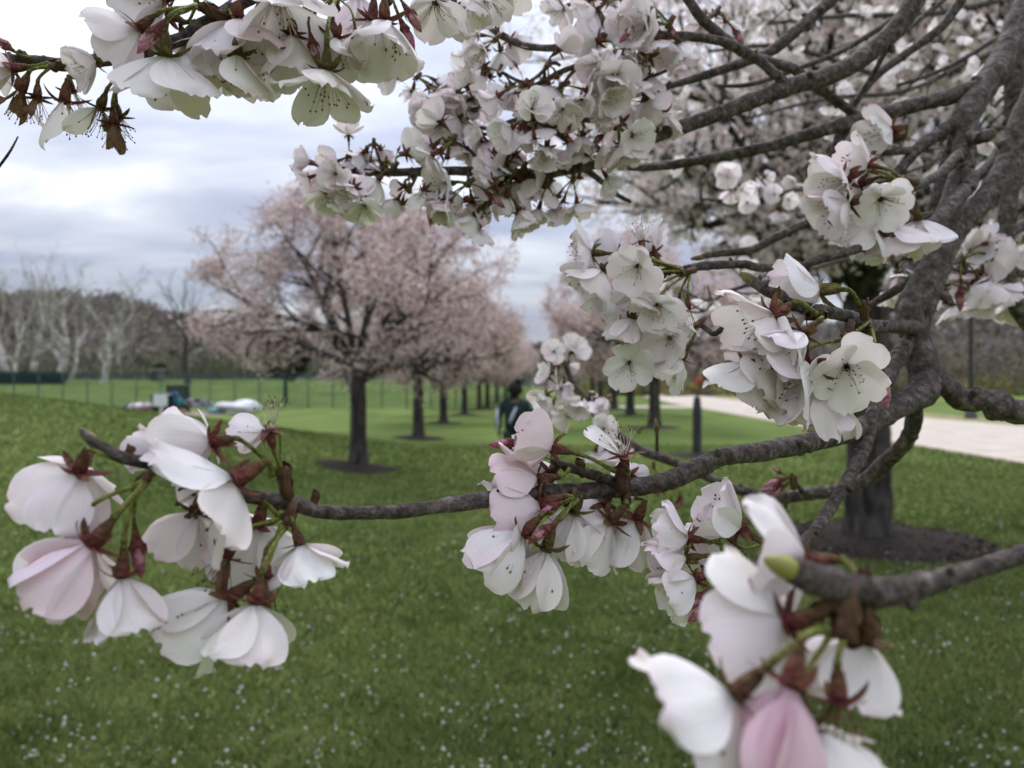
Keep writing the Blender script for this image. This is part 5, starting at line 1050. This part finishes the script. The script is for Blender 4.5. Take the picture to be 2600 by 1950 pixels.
# ---- the near branch whose cluster is too close to be sharp
E_ = thing('cherry_branch', P(2660, 1385, .16), 'thick cherry spur with large soft white blossoms and one deep pink opening flower', 'branch', 'blossoming branches')
wood(E_, 'stem', [(2680, 1375, .162, 44), (2600, 1405, .158, 44), (2500, 1438, .153, 48), (2400, 1470, .148, 52), (2330, 1488, .145, 66), (2280, 1500, .143, 72), (2200, 1505, .141, 84), (2130, 1490, .14, 84), (2060, 1468, .139, 78), (2015, 1448, .1385, 66), (1995, 1440, .138, 56)], 1.0, 18, .12)
mb = MB(); tp0, tp1 = P(2010, 1446, .138), P(1938, 1418, .137); mb.tube([tp0.lerp(tp1, q) for q in (0, .3, .6, .85, 1)], [r * .138 / F for r in (30, 30, 24, 14, 3)], 12)
put(obj('leaf_bud', mb.mesh('leaf_bud', mat('leaf_bud_fresh', (.30, .31, .07), (.22, .20, .05), scale=150, rough=.5))), E_)
spur(E_, 2150, 1565, .139, 150, (-.1, 1, .1)); spur(E_, 2090, 1548, .14, 90, (-.8, .5, 0)); spur(E_, 2195, 1465, .142, 64, (-.1, -1, 0)); spur(E_, 2205, 1575, .14, 100, (.3, .9, 0))
b = lambda *a, **k: blossom(E_, *a, **k)
b(2045, 1424, .15, (-.82, .12, -.4), (2190, 1476, .142), 196, .74, .03, cal=0); b(1998, 1580, .143, (-.62, .38, -.6), (2070, 1552, .14), 215, .86, .03, cal=0); b(2195, 1630, .148, (-.22, .92, -.3), (2185, 1600, .141), 185, .5, .02, cal=2); b(1860, 1768, .126, (-.75, .62, .05), (2084, 1589, .138), 255, .66, .02, cal=2); b(2005, 1745, .124, (-.3, .95, .15), (2095, 1600, .137), 270, .03, .85, cal=0)
b(2130, 1790, .132, (0, 1, .1), (2142, 1620, .138), 225, .45, 0, petals=0, cal=0, old=True); b(2045, 1852, .13, (.12, 1, 0), (2105, 1616, .138), 215, .6, .03, cal=2)

# ---- hanging limb at the edge and finer boughs further off
R_ = thing('cherry_limb', P(2590, -40, .66), 'dark smooth cherry limb hanging straight down past the lamp post top', 'branch', 'blossoming branches')
wood(R_, 'limb', [(2590, -50, .66, 46), (2582, 80, .66, 46), (2574, 200, .66, 44), (2577, 330, .66, 44), (2575, 430, .655, 44), (2561, 513, .65, 42), (2553, 639, .65, 42), (2555, 700, .65, 40), (2575, 760, .65, 40), (2602, 812, .65, 38), (2660, 880, .65, 36)], .9, 14)
wood(R_, 'twig', [(2680, 560, .74, 30), (2600, 572, .73, 30), (2546, 604, .72, 30), (2483, 645, .70, 30), (2430, 672, .69, 26), (2380, 690, .68, 18)], .8); wood(R_, 'twig', [(2550, 650, .655, 22), (2580, 690, .68, 20), (2650, 700, .72, 20)], .6)
for px, py, d, n, L in ((2470, 655, .66, 5, 60), (2560, 640, .72, 5, 60), (2520, 700, .69, 4, 58), (2590, 700, .72, 5, 60), (2600, 610, .75, 4, 56)): cluster(R_, px, py, d, n, L, (-.1, .5, .1), .7, .14, .12, .14, (px + 20, py - 25, d + .01))

# finer boughs a metre or two off, their flowers small
def small_flower(k, rr):
    vs_, fs_, cs_ = [], [], []
    for i in range(5):
        a = 2 * math.pi * i / 5 + rr.uniform(-.2, .2); th = math.radians(rr.uniform(30, 62)); o = len(vs_)
        for u, w_ in ((.04, .05), (.35, .40), (.7, .50), (.92, .36), (.97, .12)):
            for q in (-1, 0, 1):
                r = u * math.sin(th) + .05; z = u * math.cos(th) - .12 * u * u + .08 * q * q * w_; vs_.append((r * math.cos(a) - q * w_ * math.sin(a), r * math.sin(a) + q * w_ * math.cos(a), z)); cs_.append(tuple(c * rr.uniform(.94, 1) for c in lerp3(WHITE, PINK, rr.uniform(0, .2))))
        for u in range(4):
            for q in range(2): b_ = o + u * 3 + q; fs_.append((b_, b_ + 3, b_ + 4, b_ + 1))
    src = CALYX[k % 4]; o = len(vs_); vs_ += [tuple(v.co) for v in src.vertices]; fs_ += [tuple(i + o for i in p.vertices) for p in src.polygons]; cs_ += [tuple(c.color[:3]) for c in src.color_attributes['Col'].data]
    tv, tf = tube([Vector((0, 0, -.44)), Vector((.06, 0, -.9)), Vector((.2, 0, -1.45))], [.04, .035, .04], 5, False); o = len(vs_); vs_ += tv; fs_ += [tuple(i + o for i in p) for p in tf]; cs_ += [GREEN] * len(tv)
    return col_mesh('blossom', vs_, fs_, cs_, M['crown'])
SMALL = [small_flower(k, rp) for k in range(6)]
H_ = thing('cherry_bough', P(2700, -100, 1.3), 'airy farther cherry boughs with small blossoms between the big limbs and the forked tree', 'branch', 'blossoming branches')
rh = random.Random(31)
lines = [[(2700, 60, 1.3, 16), (2480, 150, 1.25, 14), (2300, 230, 1.2, 12), (2100, 250, 1.15, 10), (1900, 300, 1.1, 6)], [(2700, -40, 1.6, 16), (2400, 30, 1.5, 14), (2150, 40, 1.4, 12), (1950, 60, 1.3, 8)], [(2700, 330, 1.2, 14), (2500, 330, 1.15, 12), (2350, 420, 1.1, 10), (2150, 480, 1.05, 6)], [(2130, 520, 1.0, 14), (2050, 480, 1.0, 13), (1900, 510, .95, 11), (1780, 505, .9, 6)],
         [(2200, 640, 1.1, 14), (2000, 700, 1.0, 12), (1850, 740, .9, 10), (1790, 790, .85, 6)], [(2250, 200, 1.5, 14), (2000, 120, 1.4, 12), (1800, 130, 1.3, 8)], [(2700, 200, 1.0, 14), (2560, 240, 1.0, 12), (2480, 330, 1.0, 8)]]
for ln in lines:
    wood(H_, 'bough', ln, .6, 10)
    pts, _r = catmull([P(a, b_, c) for a, b_, c, _ in ln], [1] * len(ln), .05)
    tw = MB(); spots = []
    for i in range(1, len(pts)):
        for k in range(rh.randint(1, 2)):
            a = Vector((rh.gauss(-.1, .8), rh.gauss(0, .8), rh.gauss(.1, .6))).normalized(); l_ = rh.uniform(.015, .085) * (pts[i].y ** .5); e_ = pts[i] + a * l_ + Vector((0, 0, .15 * l_))
            tw.tube([pts[i], pts[i] + a * l_ * .5, e_], [.0016, .0013, .001], 5); spots.append(e_)
    put(obj('twig', tw.mesh('twig', M['bark_far'])), H_)['kind'] = 'stuff'
    for e_ in spots:
        for k in range(rh.randint(1, 4)):
            a = Vector((rh.gauss(-.1, .8), rh.gauss(-.2, .7), rh.gauss(-.5, .7))).normalized(); L = rh.uniform(.0135, .0165)
            o = obj('blossom', rh.choice(SMALL), None); put(o, H_); o.matrix_basis = Matrix.Translation(e_ + a * L * 1.40) @ orient(a, rh.uniform(0, 6)) @ Matrix.Scale(L, 4)
